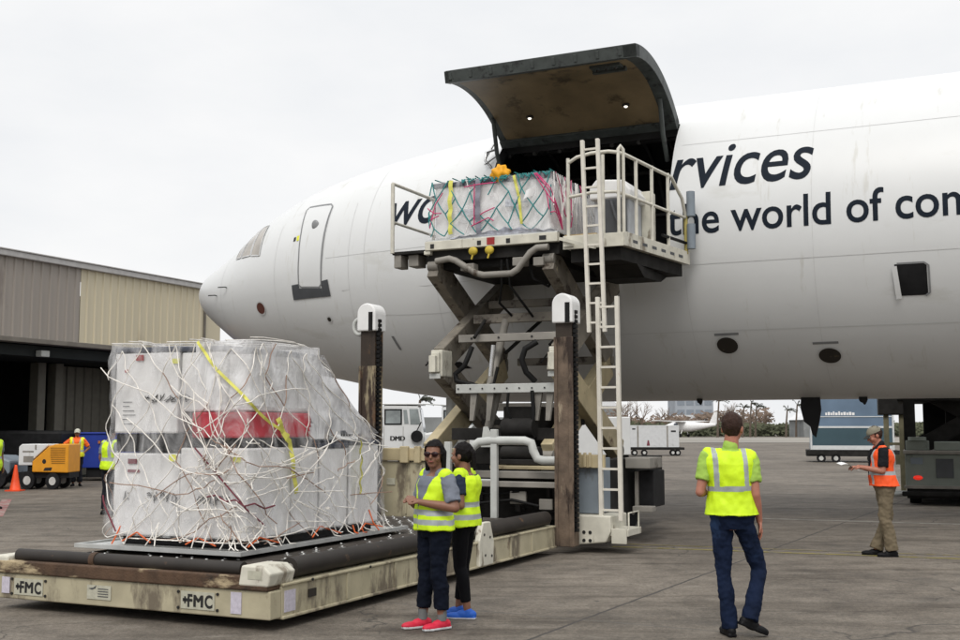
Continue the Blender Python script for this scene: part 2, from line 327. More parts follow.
class MB:
    def __init__(s): s.v = []; s.f = []; s.m = []; s.s = []; s.cur = 0
    def add(s, vs, fs, smooth=False):
        n = len(s.v); s.v += [tuple(p) for p in vs]
        for f in fs: s.f.append(tuple(i + n for i in f)); s.m.append(s.cur); s.s.append(smooth)
        return s
    def mi(s, i): s.cur = i; return s
    def box(s, x0, x1, y0, y1, z0, z1):
        x0, x1 = sorted((x0, x1)); y0, y1 = sorted((y0, y1)); z0, z1 = sorted((z0, z1))
        return s.add([(x0, y0, z0), (x1, y0, z0), (x1, y1, z0), (x0, y1, z0), (x0, y0, z1), (x1, y0, z1), (x1, y1, z1), (x0, y1, z1)],
                     [(0, 3, 2, 1), (4, 5, 6, 7), (0, 1, 5, 4), (1, 2, 6, 5), (2, 3, 7, 6), (3, 0, 4, 7)])
    def beam(s, p, q, w, h, up=(0, 0, 1)):
        p = Vector(p); q = Vector(q); d = (q - p).normalized(); up = Vector(up)
        if abs(d.dot(up)) > .98: up = Vector((0, 1, 0))
        a = d.cross(up).normalized() * w / 2; b = a.cross(d).normalized() * h / 2
        vs = [p - a - b, p + a - b, p + a + b, p - a + b, q - a - b, q + a - b, q + a + b, q - a + b]
        return s.add(vs, [(0, 1, 2, 3), (7, 6, 5, 4), (0, 4, 5, 1), (1, 5, 6, 2), (2, 6, 7, 3), (3, 7, 4, 0)])
    def tube(s, pts, r, n=8, cap=True):
        pts = [Vector(p) for p in pts]; rings = []; prev = None
        for i, p in enumerate(pts):
            d = ((pts[min(i + 1, len(pts) - 1)] - p).normalized() + (p - pts[max(i - 1, 0)]).normalized())
            if d.length < 1e-6: d = Vector((0, 0, 1))
            d.normalize()
            if prev is None: a = d.orthogonal().normalized()
            else:
                a = prev - d * prev.dot(d)
                a = a.normalized() if a.length > 1e-6 else d.orthogonal().normalized()
            prev = a; b = d.cross(a); rr = r[i] if isinstance(r, (list, tuple)) else r
            rings.append([p + (a * cos(2 * pi * k / n) + b * sin(2 * pi * k / n)) * rr for k in range(n)])
        vs = [q for R_ in rings for q in R_]
        fs = [(i * n + k, i * n + (k + 1) % n, (i + 1) * n + (k + 1) % n, (i + 1) * n + k) for i in range(len(rings) - 1) for k in range(n)]
        s.add(vs, fs, n > 5)
        if cap:
            s.add(rings[0], [tuple(reversed(range(n)))]); s.add(rings[-1], [tuple(range(n))])
        return s
    def cyl(s, p, q, r, n=20, r2=None): return s.tube([p, q], [r, r if r2 is None else r2], n)
    def prism(s, poly, fn0, fn1):
        """poly: 2-D outline; fn0/fn1 map (a, b) to the two end faces"""
        n = len(poly); vs = [fn0(*p) for p in poly] + [fn1(*p) for p in poly]
        return s.add(vs, [tuple(reversed(range(n))), tuple(range(n, 2 * n))] + [(i, (i + 1) % n, n + (i + 1) % n, n + i) for i in range(n)])
    def grid(s, fn, nu, nv, smooth=True, skip=None):
        vs = [fn(i / nu, j / nv) for i in range(nu + 1) for j in range(nv + 1)]
        fs = [(i * (nv + 1) + j, (i + 1) * (nv + 1) + j, (i + 1) * (nv + 1) + j + 1, i * (nv + 1) + j + 1) for i in range(nu) for j in range(nv) if not (skip and skip(i, j))]
        return s.add(vs, fs, smooth)
    def ball(s, c, r, nu=14, nv=9, rot=None):
        c = Vector(c); r = (r, r, r) if isinstance(r, (int, float)) else r
        vs = []
        for j in range(1, nv):
            t = pi * j / nv
            for i in range(nu):
                p = 2 * pi * i / nu; w = Vector((r[0] * sin(t) * cos(p), r[1] * sin(t) * sin(p), r[2] * cos(t)))
                vs.append(c + (rot @ w if rot else w))
        t_ = Vector((0, 0, r[2])); t_ = rot @ t_ if rot else t_
        vs += [c + t_, c - t_]; T = len(vs) - 2; B = T + 1
        fs = [(j * nu + i, (j + 1) * nu + i, (j + 1) * nu + (i + 1) % nu, j * nu + (i + 1) % nu) for j in range(nv - 2) for i in range(nu)]
        fs += [(T, i, (i + 1) % nu) for i in range(nu)] + [(B, (nv - 2) * nu + (i + 1) % nu, (nv - 2) * nu + i) for i in range(nu)]
        return s.add(vs, fs, True)
    def cap_seg(s, p, q, r0, r1, n=14):
        """tapered capsule"""
        p = Vector(p); q = Vector(q); d = q - p; L_ = d.length; d = d / L_ if L_ > 1e-6 else Vector((0, 0, 1))
        pts, rs = [], []
        for t in (.0, .3, .6, .85): pts.append(p - d * r0 * (1 - t) ** 1. * 1.0); rs.append(max(.001, r0 * sqrt(max(0, 1 - (1 - t) ** 2))))
        pts.append(p); rs.append(r0); pts.append(q); rs.append(r1)
        for t in (.85, .6, .3, 0.): pts.append(q + d * r1 * (1 - t)); rs.append(max(.001, r1 * sqrt(max(0, 1 - (1 - t) ** 2))))
        return s.tube(pts, rs, n)
    def loft(s, rings, n=24, smooth=True):
        """rings: (centre, half-width x, half-depth y, yaw); closed with flat caps"""
        R_ = []
        for c, a, b, yw in rings:
            R_.append([Vector(c) + Vector((a * cos(t) * cos(yw) - b * sin(t) * sin(yw), a * cos(t) * sin(yw) + b * sin(t) * cos(yw), 0)) for t in (2 * pi * k / n for k in range(n))])
        vs = [q for r_ in R_ for q in r_]
        fs = [(i * n + k, i * n + (k + 1) % n, (i + 1) * n + (k + 1) % n, (i + 1) * n + k) for i in range(len(R_) - 1) for k in range(n)]
        fs += [tuple(reversed(range(n))), tuple(range((len(R_) - 1) * n, len(R_) * n))]
        return s.add(vs, fs, smooth)
    def text(s, txt, size, fn, bold=0., shear=0., cuts=None):
        """lettering as a mesh: fn maps the flat (x, y) of the text to space"""
        c = bpy.data.curves.new('t', 'FONT'); c.body = txt; c.size = size; c.shear = shear; c.offset = bold; c.fill_mode = 'FRONT'; c.resolution_u = 5
        o = bpy.data.objects.new('t', c); COL.objects.link(o)
        bpy.context.view_layer.update()
        me = bpy.data.meshes.new_from_object(o.evaluated_get(bpy.context.evaluated_depsgraph_get()))
        bm = bmesh.new(); bm.from_mesh(me)
        if cuts:
            for y in cuts:
                bmesh.ops.bisect_plane(bm, geom=bm.verts[:] + bm.edges[:] + bm.faces[:], plane_co=(0, y, 0), plane_no=(0, 1, 0))
        bm.verts.ensure_lookup_table(); bm.verts.index_update()
        s.add([fn(v.co.x, v.co.y) for v in bm.verts], [tuple(v.index for v in f.verts) for f in bm.faces])
        bm.free(); bpy.data.objects.remove(o); bpy.data.curves.remove(c); bpy.data.meshes.remove(me)
        return s
    def build_each(s, name, mats, parent, bevel=0.):
        """one object per separate piece"""
        key = {}; rep = []
        for p in s.v: rep.append(key.setdefault((round(p[0], 4), round(p[1], 4), round(p[2], 4)), len(key)))
        par = list(range(len(key)))
        def find(i):
            while par[i] != i: par[i] = par[par[i]]; i = par[i]
            return i
        for f in s.f:
            for i in f[1:]: par[find(rep[i])] = find(rep[f[0]])
        groups = {}
        for n_, f in enumerate(s.f): groups.setdefault(find(rep[f[0]]), []).append(n_)
        out = []
        for g_ in groups.values():
            q = MB(); used = {}
            for n_ in g_:
                for i in s.f[n_]:
                    if i not in used: used[i] = len(q.v); q.v.append(s.v[i])
                q.f.append(tuple(used[i] for i in s.f[n_])); q.m.append(s.m[n_]); q.s.append(s.s[n_])
            out.append(q.build(name, mats, parent, bevel=bevel))
        return out
    def build(s, name, mats, parent=None, base=None, rot=0., bevel=0., label=None, cat=None, group=None, kind=None):
        if not isinstance(mats, (list, tuple)): mats = [mats]
        if parent is not None: b = BASE[parent.name]
        else: b = Vector(base or (0, 0, 0))
        me = bpy.data.meshes.new(name)
        me.from_pydata([(p[0] - b[0], p[1] - b[1], p[2] - b[2]) for p in s.v], [], s.f)
        for m_ in mats: me.materials.append(m_)
        me.polygons.foreach_set('material_index', s.m); me.polygons.foreach_set('use_smooth', s.s); me.update()
        o = bpy.data.objects.new(name, me); COL.objects.link(o)
        if parent is not None: o.parent = parent
        else: o.location = Matrix.Rotation(rot, 3, 'Z') @ b; o.rotation_euler = (0, 0, rot)
        BASE[o.name] = b
        if bevel:
            k = o.modifiers.new('b', 'BEVEL'); k.width = bevel; k.segments = 2; k.limit_method = 'ANGLE'; k.angle_limit = radians(40)
        return tag(o, label, cat, group, kind)
def bake(o):
    me = bpy.data.meshes.new_from_object(o.evaluated_get(bpy.context.evaluated_depsgraph_get()))
    old = o.data; o.modifiers.clear(); me.name = old.name; o.data = me; return o

# ------------------------------------------------------------------ ground
g = MB(); g.add([(-2500, -300, 0), (2500, -300, 0), (2500, 3500, 0), (-2500, 3500, 0)], [(0, 1, 2, 3)])
g.build('ground', M['ground'], kind='structure')
def strip(name, pts, w, m, z):
    s = MB()
    for (x0, y0), (x1, y1) in zip(pts[:-1], pts[1:]):
        d = Vector((x1 - x0, y1 - y0, 0)).normalized(); n_ = Vector((-d.y, d.x, 0)) * w / 2
        s.add([Vector((x0, y0, z)) - n_, Vector((x1, y1, z)) - n_, Vector((x1, y1, z)) + n_, Vector((x0, y0, z)) + n_], [(0, 1, 2, 3)])
    return s.build(name, m, kind='structure')
paint_y = mat('apron_paint_yellow', (.21, .175, .05), .8, var=.2, vs=9, stain=((.15, .14, .12), .52, 7, (1, 1, 1)))
paint_r = mat('apron_paint_red', (.25, .105, .10), .8, var=.2, vs=9, stain=((.27, .25, .22), .5, 5, (1, 1, 1)))
paint_w = mat('apron_paint_pale', (.23, .215, .19), .8, var=.2, vs=6, stain=((.15, .14, .122), .48, 3, (1, 1, 1)))
strip('yellow_line', [(1.9, 16.55), (13.5, 12.45)], .11, paint_y, .004)
strip('yellow_line', [(2.0, 16.95), (13.6, 12.85)], .05, paint_y, .004)
strip('red_line', [(-10.1, 31.6), (-7.2, 23.4)], .22, paint_r, .004)
strip('red_line', [(-11.3, 27.4), (-9.3, 22.1)], .22, paint_r, .004)
strip('pale_line', [(4.6, 21.9), (11.5, 19.1)], .22, paint_w, .004)
strip('pale_line', [(-160, 165), (260, 165)], 70., mat('apron_far_band', (.235, .217, .188), .8, var=.15, vs=.05), .03)

# ------------------------------------------------------------------ the cargo jet (frame: x = -station, y = distance across)
D, ZC, R, SN = 22.75, 5.26, 3.01, 18.2
TK = [0, .15, .5, 1.0, 1.8, 2.8, 4.2, 6.0, 8.0, 10.5]
KT = [4.95, 5.27, 5.52, 5.74, 6.14, 6.78, 7.36, 7.76, 8.03, 8.27]
KB = [4.95, 4.60, 4.30, 3.96, 3.46, 3.09, 2.80, 2.47, 2.27, 2.25]
KW = [0, .44, .86, 1.25, 1.72, 2.15, 2.55, 2.84, 2.98, 3.01]
def pchip(x, X, Y):
    if x >= X[-1]: return Y[-1]
    h = [X[i + 1] - X[i] for i in range(len(X) - 1)]; d = [(Y[i + 1] - Y[i]) / h[i] for i in range(len(h))]
    m = [d[0]]
    for i in range(1, len(h)):
        if d[i - 1] * d[i] <= 0: m.append(0)
        else:
            w1 = 2 * h[i] + h[i - 1]; w2 = h[i] + 2 * h[i - 1]; m.append((w1 + w2) / (w1 / d[i - 1] + w2 / d[i]))
    m.append(0)
    for i in range(len(h)):
        if x <= X[i + 1]:
            t = (x - X[i]) / h[i]
            return (2 * t**3 - 3 * t**2 + 1) * Y[i] + (t**3 - 2 * t**2 + t) * h[i] * m[i] + (-2 * t**3 + 3 * t**2) * Y[i + 1] + (t**3 - t**2) * h[i] * m[i + 1]
SQ = [sqrt(t) for t in TK]
def sect(s):
    t = max(0, SN - s)
    if t >= 10.5: return ZC, R, R
    q = sqrt(t); a, b, w = pchip(q, SQ, KT), pchip(q, SQ, KB), pchip(q, SQ, KW)
    return (a + b) / 2, (a - b) / 2, w
def fus(s, phi, off=0.):
    """point on the fuselage skin at station s, angle phi (degrees above horizontal on the side facing the loader)"""
    zc, h, w = sect(s); p = radians(phi)
    if off:
        n = Vector((0, -cos(p) / max(w, .05), sin(p) / max(h, .05))).normalized()
        zc2, h2, w2 = sect(s - .05); zc1, h1, w1 = sect(s + .05)
        slope = ((w2 - w1) * cos(p) ** 2 + (h2 - h1) * sin(p) ** 2 + (zc2 - zc1) * sin(p)) / .1
        n = (n + Vector((-slope, 0, 0))).normalized() if slope > .02 else n
    else: n = Vector((0, 0, 0))
    return Vector((-s, D - w * cos(p), zc + h * sin(p))) + n * off
jet = thing('cargo_jet', 'huge white cargo jet with its side cargo door raised and navy lettering', 'cargo plane', (-2, D, 0), A)
ST = [SN - t for t in (0.0001, .01, .03, .07, .13, .2, .3, .42, .56, .72, .9, 1.1, 1.35, 1.6, 1.9, 2.2, 2.5, 2.8, 3.1, 3.4, 3.8, 4.2, 4.6, 5, 5.5, 6, 6.5, 7, 7.5, 8, 8.5, 9.1 - .0, 9.6, 10.1, 10.5)]
DS0, DS1, DPH0, DPH1 = 5.45, 9.10, -9.8, 46.0
ST = sorted(set([round(x, 4) for x in ST if abs(x - DS1) > .1] + [DS1, DS0] + [6.2, 7, 7.6] + [4.5 - k * 1.5 for k in range(18)]), reverse=True)
PH = sorted(set([-180 + 3.75 * k for k in range(96)] + [DPH0, DPH1]))
fz = MB(); nP = len(PH)
vs = [fus(s, p) for s in ST for p in PH]
fs = []
for i in range(len(ST) - 1):
    for j in range(nP):
        p0 = PH[j]; p1 = PH[(j + 1) % nP]
        if ST[i] <= DS1 + .001 and ST[i + 1] >= DS0 - .001 and p0 >= DPH0 - .001 and p0 < DPH1 - .001: continue
        fs.append((i * nP + j, i * nP + (j + 1) % nP, (i + 1) * nP + (j + 1) % nP, (i + 1) * nP + j))
fs.append(tuple((len(ST) - 1) * nP + j for j in range(nP)))
fz.add(vs, fs, True)
fz.build('fuselage', M['jet'], jet)

# cargo hold: lining, floor, frames, jambs
ho = MB(); RH = 2.68
hp = lambda x, ph, r=RH: (-x, D - r * cos(radians(ph)), ZC + r * sin(radians(ph)))
ho.grid(lambda a, b: hp(3.2 + a * 6.6, 50 + b * 250), 1, 50)
ho.add([(-3.2, D - 2.75, 4.72), (-9.8, D - 2.75, 4.72), (-9.8, D + 2.62, 4.72), (-3.2, D + 2.62, 4.72)], [(0, 1, 2, 3)])
for s_ in (3.2, 9.8): ho.add([hp(s_, k * 15) for k in range(24)], [tuple(range(24))])
for s_, e in ((DS0, -.02), (DS1, .02)):
    ho.grid(lambda a, b: hp(s_ + e * 0, DPH0 + (DPH1 - DPH0) * b, 3.0 - a * .24), 1, 24)
ho.grid(lambda a, b: hp(DS0 + (DS1 - DS0) * b, DPH1, 3.0 - a * .24), 1, 1)
ho.grid(lambda a, b: hp(DS0 + (DS1 - DS0) * b, DPH0, 3.0 - a * .24), 1, 1)
for s_ in (3.6, 4.4): ho.grid(lambda a, b: hp(s_, -10 + 56 * b, 2.66), 1, 1)
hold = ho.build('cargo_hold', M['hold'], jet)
hr = MB()
for k in range(8): hr.tube([hp(5.3 + k * .55, 50 + j * 12, 2.62) for j in range(20)], .045, 6)
for ph in (75, 100, 125, 150): hr.beam(hp(3.3, ph, 2.6), hp(9.7, ph, 2.6), .09, .06)
hr.build('hold_frame', mat('hold_frame_grey', (.11, .11, .11), .6), hold)

# the raised cargo door, hinged along its top edge
HQ, HZ = R * cos(radians(DPH1)), ZC + R * sin(radians(DPH1))
ALPHA = radians(85.7)
def dpt(s, ph, rad):
    q = rad * cos(radians(ph)) - HQ; z = ZC + rad * sin(radians(ph)) - HZ
    return Vector((-s, D - (HQ + q * cos(ALPHA) - z * sin(ALPHA)), HZ + .03 + q * sin(ALPHA) + z * cos(ALPHA)))
dr = MB()
dr.grid(lambda a, b: dpt(DS0 + .03 + a * (DS1 - DS0 - .06), DPH0 + b * (DPH1 - DPH0), R + .02), 2, 24)
door = dr.build('cargo_door', M['jet'], jet)
df = MB()
def arcbar(mb, s0, s1, ph0, ph1, r0, r1, n):
    P = [(s, ph0 + (ph1 - ph0) * k / n) for s in (s0, s1) for k in range(n + 1)]
    vs = [dpt(s, p, r) for r in (r0, r1) for s, p in P]; m_ = n + 1; h = 2 * m_
    fs = []
    for k in range(n):
        fs += [(k, k + 1, m_ + k + 1, m_ + k), (h + k, h + m_ + k, h + m_ + k + 1, h + k + 1), (k, h + k, h + k + 1, k + 1), (m_ + k, m_ + k + 1, h + m_ + k + 1, h + m_ + k)]
    fs += [(0, m_, h + m_, h), (n, h + n, h + m_ + n, m_ + n)]
    mb.add(vs, fs)
arcbar(df, DS0 + .02, DS0 + .26, DPH0, DPH1, R + .012, 2.80, 22)
arcbar(df, DS1 - .17, DS1 - .02, DPH0, DPH1, R + .012, 2.82, 22)
arcbar(df, DS0 + .02, DS1 - .02, DPH0, DPH0 + 4.2, R + .014, 2.81, 3)
arcbar(df, DS0 + .02, DS1 - .02, DPH1 - 3.5, DPH1, R + .014, 2.79, 3)
for k in range(9): arcbar(df, DS0 + .28 + k * .4, DS0 + .34 + k * .4, DPH0 - .3, DPH0 + .8, R - .02, 2.86, 2)
df.build('door_frame', M['doorframe'], door, bevel=.008)
dl = MB()
dl.grid(lambda a, b: dpt(DS0 + .24 + a * (DS1 - DS0 - .4), DPH0 + 4 + b * (DPH1 - DPH0 - 7), 2.85 - .05 * sin(pi * min(1, max(0, b))) ** .3), 8, 24)
dl.build('door_lining', M['lining'], door)
dk = MB()
arcbar(dk, DS0 + .45, DS0 + 1.0, -2, 3.5, 2.83, 2.77, 4)
arcbar(dk, DS0 + .42, DS0 + 1.03, 3.2, 5.2, 2.83, 2.74, 2)
for k in range(3):
    c = dpt(DS0 + .57 + k * .16, .6, 2.765); dk.ball(c, (.045, .045, .02), 10, 6)
dk.mi(1)
for k in range(3): c = dpt(DS0 + .57 + k * .16, .6, 2.745); dk.ball(c, (.03, .03, .02), 10, 6)
dk.build('latch_panel', [M['doorframe'], M['port']], door)
for sx in (6.28, 8.22):
    L_ = MB(); c = dpt(sx, 31, 2.79); L_.ball(c, (.075, .075, .03), 12, 6)
    o = L_.build('door_lamp', M['port'], door)
    L2 = MB(); L2.ball(c + Vector((0, -.01, -.03)), (.036, .036, .025), 12, 6); L2.build('bulb', M['lamp'], o)
hg = MB()
for s_ in (5.62, 8.98):
    a_ = dpt(s_, 30, 2.8); b_ = Vector(hp(s_, 30, 2.8)); hg.tube([a_, (a_ + b_) / 2 + Vector((0, -.05, -.1)), b_], .045, 8)
hg.cyl(hp(DS0 + .02, DPH1 - .4, R - .03), hp(DS1 - .02, DPH1 - .4, R - .03), .05, 10)
hg.build('hinge', M['doorframe'], door)
hk = MB()
p0 = Vector(hp(9.2, 40, 2.98))
hk.tube([p0 + Vector((.02, .02, .12)), p0 + Vector((-.12, -.18, .02)), p0 + Vector((-.12, -.24, -.16)), p0 + Vector((.0, -.2, -.3))], .028, 8)
hk.tube([p0 + Vector((-.02, -.05, .2)), p0 + Vector((-.16, -.14, -.1))], .022, 8)
hk.tube([p0 + Vector((.03, -.05, -.05)), p0 + Vector((-.1, -.3, -.25))], .02, 8)
hk.build('hold_open_strut', M['chrome'], door)

def ribbon(mb, pts, w, off=.004, sub=10):
    P = []
    for (s0, p0), (s1, p1) in zip(pts[:-1], pts[1:]):
        P += [(s0 + (s1 - s0) * k / sub, p0 + (p1 - p0) * k / sub) for k in range(sub)]
    P.append(pts[-1])
    V = []
    for i, (s, p) in enumerate(P):
        a = fus(*P[max(i - 1, 0)], off); b = fus(*P[min(i + 1, len(P) - 1)], off); c = fus(s, p, off)
        n = c - fus(s, p, 0); d = (b - a); t = d.cross(n)
        t = t.normalized() * w / 2 if t.length > 1e-9 else Vector((0, 0, w / 2))
        V += [c - t, c + t]
    mb.add(V, [(2 * i, 2 * i + 1, 2 * i + 3, 2 * i + 2) for i in range(len(P) - 1)])
def patch(mb, poly, off=.006, n=8):
    """quad patch on the skin: poly = 4 (s, phi) corners"""
    (a, b, c, d) = poly
    mb.grid(lambda u_, v_: fus(*(tuple((1 - v_) * ((1 - u_) * a[k] + u_ * b[k]) + v_ * ((1 - u_) * d[k] + u_ * c[k]) for k in (0, 1))), off), n, n)
sm = MB()
for ph in (33, -13.5, -41, 60): ribbon(sm, [(14.2 if abs(ph) < 35 else 12, ph), (9.3, ph)] if 0 else [(9.05, ph), (9.3, ph)], .012) if 0 else None
ribbon(sm, [(5.3, 33), (-8, 33)], .010); ribbon(sm, [(12.9, 3.2), (9.25, 3.2)], .010)
ribbon(sm, [(12.5, -12.5), (-8, -12.5)], .013); ribbon(sm, [(12, -37), (-8, -37)], .016); ribbon(sm, [(11.6, -24), (9.3, -24)], .010)
for s_, a_, b_ in ((12.3, 30, -60), (11.9, 55, -12.5), (2.95, 60, -70), (-.9, 60, -70), (10.2, -12.5, -60), (5.2, -12.5, -60), (14.4, 30, -50), (16.4, 60, -60), (7.2, -12.5, -70)):
    ribbon(sm, [(s_, a_), (s_, b_)], .008, sub=30)
sm.build('skin_seam', M['seam'], jet)

# crew door with its gap, latch window and scuff plate
CD = [(13.80, 37), (13.03, 33), (13.04, -10.3), (13.65, -9.6)]
cd = MB(); patch(cd, CD, .010, 14)
crew = cd.build('crew_door', M['jet'], jet)
gp = MB()
ribbon(gp, [(13.66, -8.4), (13.66, 6), (13.71, 20), (13.81, 35.5), (13.76, 37.6), (13.08, 34), (13.01, 32), (13.0, 18), (13.0, 5), (13.03, -9.0), (13.09, -10.4), (13.60, -9.8), (13.66, -8.4)], .03, .016, 8)
gp.build('door_gap', M['seam_dark'], crew)
dw = MB(); c_ = fus(13.33, 22.2, .02); dw.ball(c_, (.09, .035, .11), 14, 8); dw.build('porthole', mat('porthole_grey', (.22, .225, .23), .3), crew)
sp = MB()
patch(sp, [(13.87, -8.4), (13.66, -8.1), (13.66, -16.0), (13.86, -16.3)], .016, 6)
patch(sp, [(13.66, -10.4), (13.02, -11.0), (13.01, -15.2), (13.66, -16.0)], .016, 8)
patch(sp, [(13.02, -7.6), (12.84, -7.0), (12.80, -14.9), (13.01, -15.2)], .016, 6)
sp.build('scuff_plate', M['scuff'], jet)
st_ = MB(); patch(st_, [(13.82, 18.4), (13.72, 18.6), (13.70, 15.6), (13.80, 15.4)], .008, 3)
st_.mi(1); patch(st_, [(13.90, 18.), (13.84, 18.1), (13.84, 15.8), (13.90, 15.6)], .008, 3)
st_.build('warning_sticker', [M['sticker'], M['blackink']], jet)
# windscreen
for poly in ([(15.42, 47), (15.12, 42.5), (14.97, 15), (15.30, 18.5)], [(15.82, 53), (15.46, 47.6), (15.34, 19), (15.70, 22.5)], [(16.12, 55), (15.87, 53.4), (15.75, 23.2), (15.98, 27)]):
    w_ = MB(); patch(w_, poly, .012, 8); wo = w_.build('windscreen', M['glass'], jet)
    e_ = MB(); ribbon(e_, poly + [poly[0]], .035, .016, 6); e_.build('window_frame', M['glassframe'], wo)
# pitot probes, ports, hatches
pb = MB()
for s_, ph in ((16.15, 3), (16.6, -2)):
    c_ = fus(s_, ph, .0); pb.tube([c_, c_ + Vector((.02, -.09, 0)), c_ + Vector((-.16, -.1, 0))], .014, 6)
pb.build_each('probe', M['doorframe'], jet)
def disc(mb, s, ph, r, off, squash=1.0):
    c = fus(s, ph, off); n = (c - fus(s, ph)).normalized(); a = Vector((1, 0, 0)); b = n.cross(a).normalized(); a = b.cross(n)
    mb.add([c + a * r * cos(t) + b * r * squash * sin(t) for t in (2 * pi * k / 28 for k in range(28))], [tuple(range(28))])
for s_, ph, r_, mm in ((4.62, -43.2, .19, 'port'), (2.86, -49.2, .19, 'port'), (14.93, -19., .13, 'sensor'), (12.97, -26.4, .05, 'port')):
    k = MB(); disc(k, s_, ph, r_ + .03, .008); k.mi(1); disc(k, s_, ph, r_, .013); k.build('port_cover' if r_ > .1 else 'static_port', [M['seam'], M[mm]], jet)
for s_, ph in ((4.68, -38.5), (2.98, -43.5)):
    k = MB(); patch(k, [(s_ + .14, ph + .5), (s_ - .3, ph + .6), (s_ - .3, ph - .4), (s_ + .14, ph - .5)], .007, 3); k.build('port_lip', M['seam_dark'], jet)
vt = MB()
vt.grid(lambda a, b: fus(1.66 - .5 * a, -16.4 - 10.4 * b, .009), 4, 8)
vh = vt.build('vent_hatch', M['black'], jet)
v2 = MB(); patch(v2, [(1.70, -17.0), (1.62, -16.8), (1.57, -27.4), (1.66, -27.6)], .05, 6); v2.build('hatch_door', M['jet'], vh)
v3 = MB(); ribbon(v3, [(1.62, -16.2), (1.2, -16.2), (1.13, -17.2), (1.13, -26), (1.2, -27)], .03, .014, 4); v3.build('hatch_rim', M['seam_dark'], vh)
lo = MB(); patch(lo, [(10.9, -47), (10.1, -47), (9.9, -51), (10.6, -51)], .008, 4)
lo.build('access_slot', M['black'], jet)
lo = MB(); patch(lo, [(11.5, -34), (11.44, -34), (11.36, -41), (11.42, -41)], .008, 4); lo.build('drain_slot', M['seam_dark'], jet)
# antenna and drain mast under the belly
an = MB()
for s_, ww, hh in ((3.46, .17, .75), (5.6, .05, .12), (2.5, .07, .14), (8.2, .05, .12)):
    c_ = Vector((-s_, D - .4, 2.27))
    an.prism([(-ww, .1), (ww, .1), (ww * 1.15, -hh * .3), (ww * .9, -hh * .62), (ww * .5, -hh), (ww * .12, -hh * .92), (-ww * .1, -hh * .72), (-ww * .75, -hh * .6), (-ww * 1.1, -hh * .25)],
             lambda a, b: c_ + Vector((a, -.03, b)), lambda a, b: c_ + Vector((a, .03, b)))
    an.build('belly_antenna', M['hose'], jet, bevel=.008); an = MB()
# nose gear behind the loader
ng = MB(); ng.cyl((-11.3, D, .55), (-11.3, D, 2.6), .13, 14); ng.cyl((-11.3, D - .5, .55), (-11.3, D + .5, .55), .09, 12); ng.beam((-11.25, D, 1.2), (-9.9, D, 2.5), .1, .1)
gear = ng.build('nose_gear', M['pipe'], jet)
for e in (-.36, .36):
    wv = MB(); wv.cyl((-11.3, D + e - .17, .55), (-11.3, D + e + .17, .55), .55, 28); wv.mi(1); wv.cyl((-11.3, D + e - .18, .55), (-11.3, D + e + .18, .55), .24, 18)
    wv.build('nose_wheel', [M['rubber'], M['hub']], gear, bevel=.03)
# lettering wrapped round the skin
def lettering(name, txt, size, s_start, ph0, sx, bold=.012, shear=0., clip=None):
    k = MB()
    def fn(x, y): return fus(s_start - x * sx, ph0 + degrees(y / R), .006)
    k.text(txt, size, fn, bold, shear, [i * .05 for i in range(-8, 24)])
    if clip:
        k.f, k.m, k.s = zip(*[(f, m_, s2) for f, m_, s2 in zip(k.f, k.m, k.s) if not any(clip(-k.v[i][0]) for i in f)]) if k.f else ((), (), ())
        k.f, k.m, k.s = list(k.f), list(k.m), list(k.s)
    return k.build(name, M['navy'], jet)
lettering('lettering', 'wo', 1.36, 11.44, 13.2, .72, .008, .2)
lettering('lettering', 'rvices', 1.36, 5.52, 14.3, .80, .010, .2)
lettering('lettering', 'the world of commerce', .80, 5.47, -2.0, .90, .009)

# ------------------------------------------------------------------ the cargo loader (same frame)
ld = thing('cargo_loader', 'rust stained cream cargo loader with scissor lift raised against the jet', 'cargo loader', (-7.2, 11.2, 0), A)
XL, XR, YF, YB = -8.80, -5.66, 8.0, 14.55
# lower platform
b = MB()
b.box(XL, XR, YF, YF + .16, .10, .335); b.build('front_fascia', M['cream'], ld, bevel=.012)
b = MB(); b.box(XL, XR - .02, YF - .025, YF + .20, .338, .455); b.build('rusted_edge', M['rustband'], ld, bevel=.012)
b = MB(); b.box(XR - .14, XR, YF + .163, 12.05, .10, .36); b.box(XR - .14, XR + .0, 12.45, YB, .10, .38)
b.box(XR - .16, XR + .018, YF + .165, YB, .36, .385); b.box(XR - .16, XR + .02, YF + .165, YB, .085, .112)
for y in (9.2, 10.1, 11.0, 11.8, 13.0, 13.7): b.box(XR - .02, XR + .012, y, y + .05, .113, .358)
b.build('side_fascia', M['cream'], ld, bevel=.008)
b = MB(); b.box(XL, XL + .14, YF + .163, YB, .10, .40); b.box(XL + .14, XR - .16, YB - .14, YB, .1, .40); b.build('side_fascia', M['cream'], ld, bevel=.008)
b = MB(); b.box(XL + .14, XR - .165, YF + .205, YB - .145, .30, .43); deck = b.build('deck', M['deck'], ld)
b = MB(); rng = random.Random(3)
for i in range(15):
    for j in range(46):
        x = XL + .28 + i * .182; y = YF + .42 + j * .132
        if j % 2: x += .09
        if (-8.6 < x < -6.75 and 9.2 < y < 12.2) or rng.random() < .35: continue
        x += rng.uniform(-.02, .02); y += rng.uniform(-.02, .02)
        b.add([(x - .034, y - .034, .431), (x + .034, y - .034, .431), (x + .034, y + .034, .431), (x - .034, y + .034, .431)], [(0, 1, 2, 3)])
        b.ball((x, y, .438), (.017, .017, .010), 7, 5)
b.build('ball_unit', M['ball'], ld, kind='stuff')
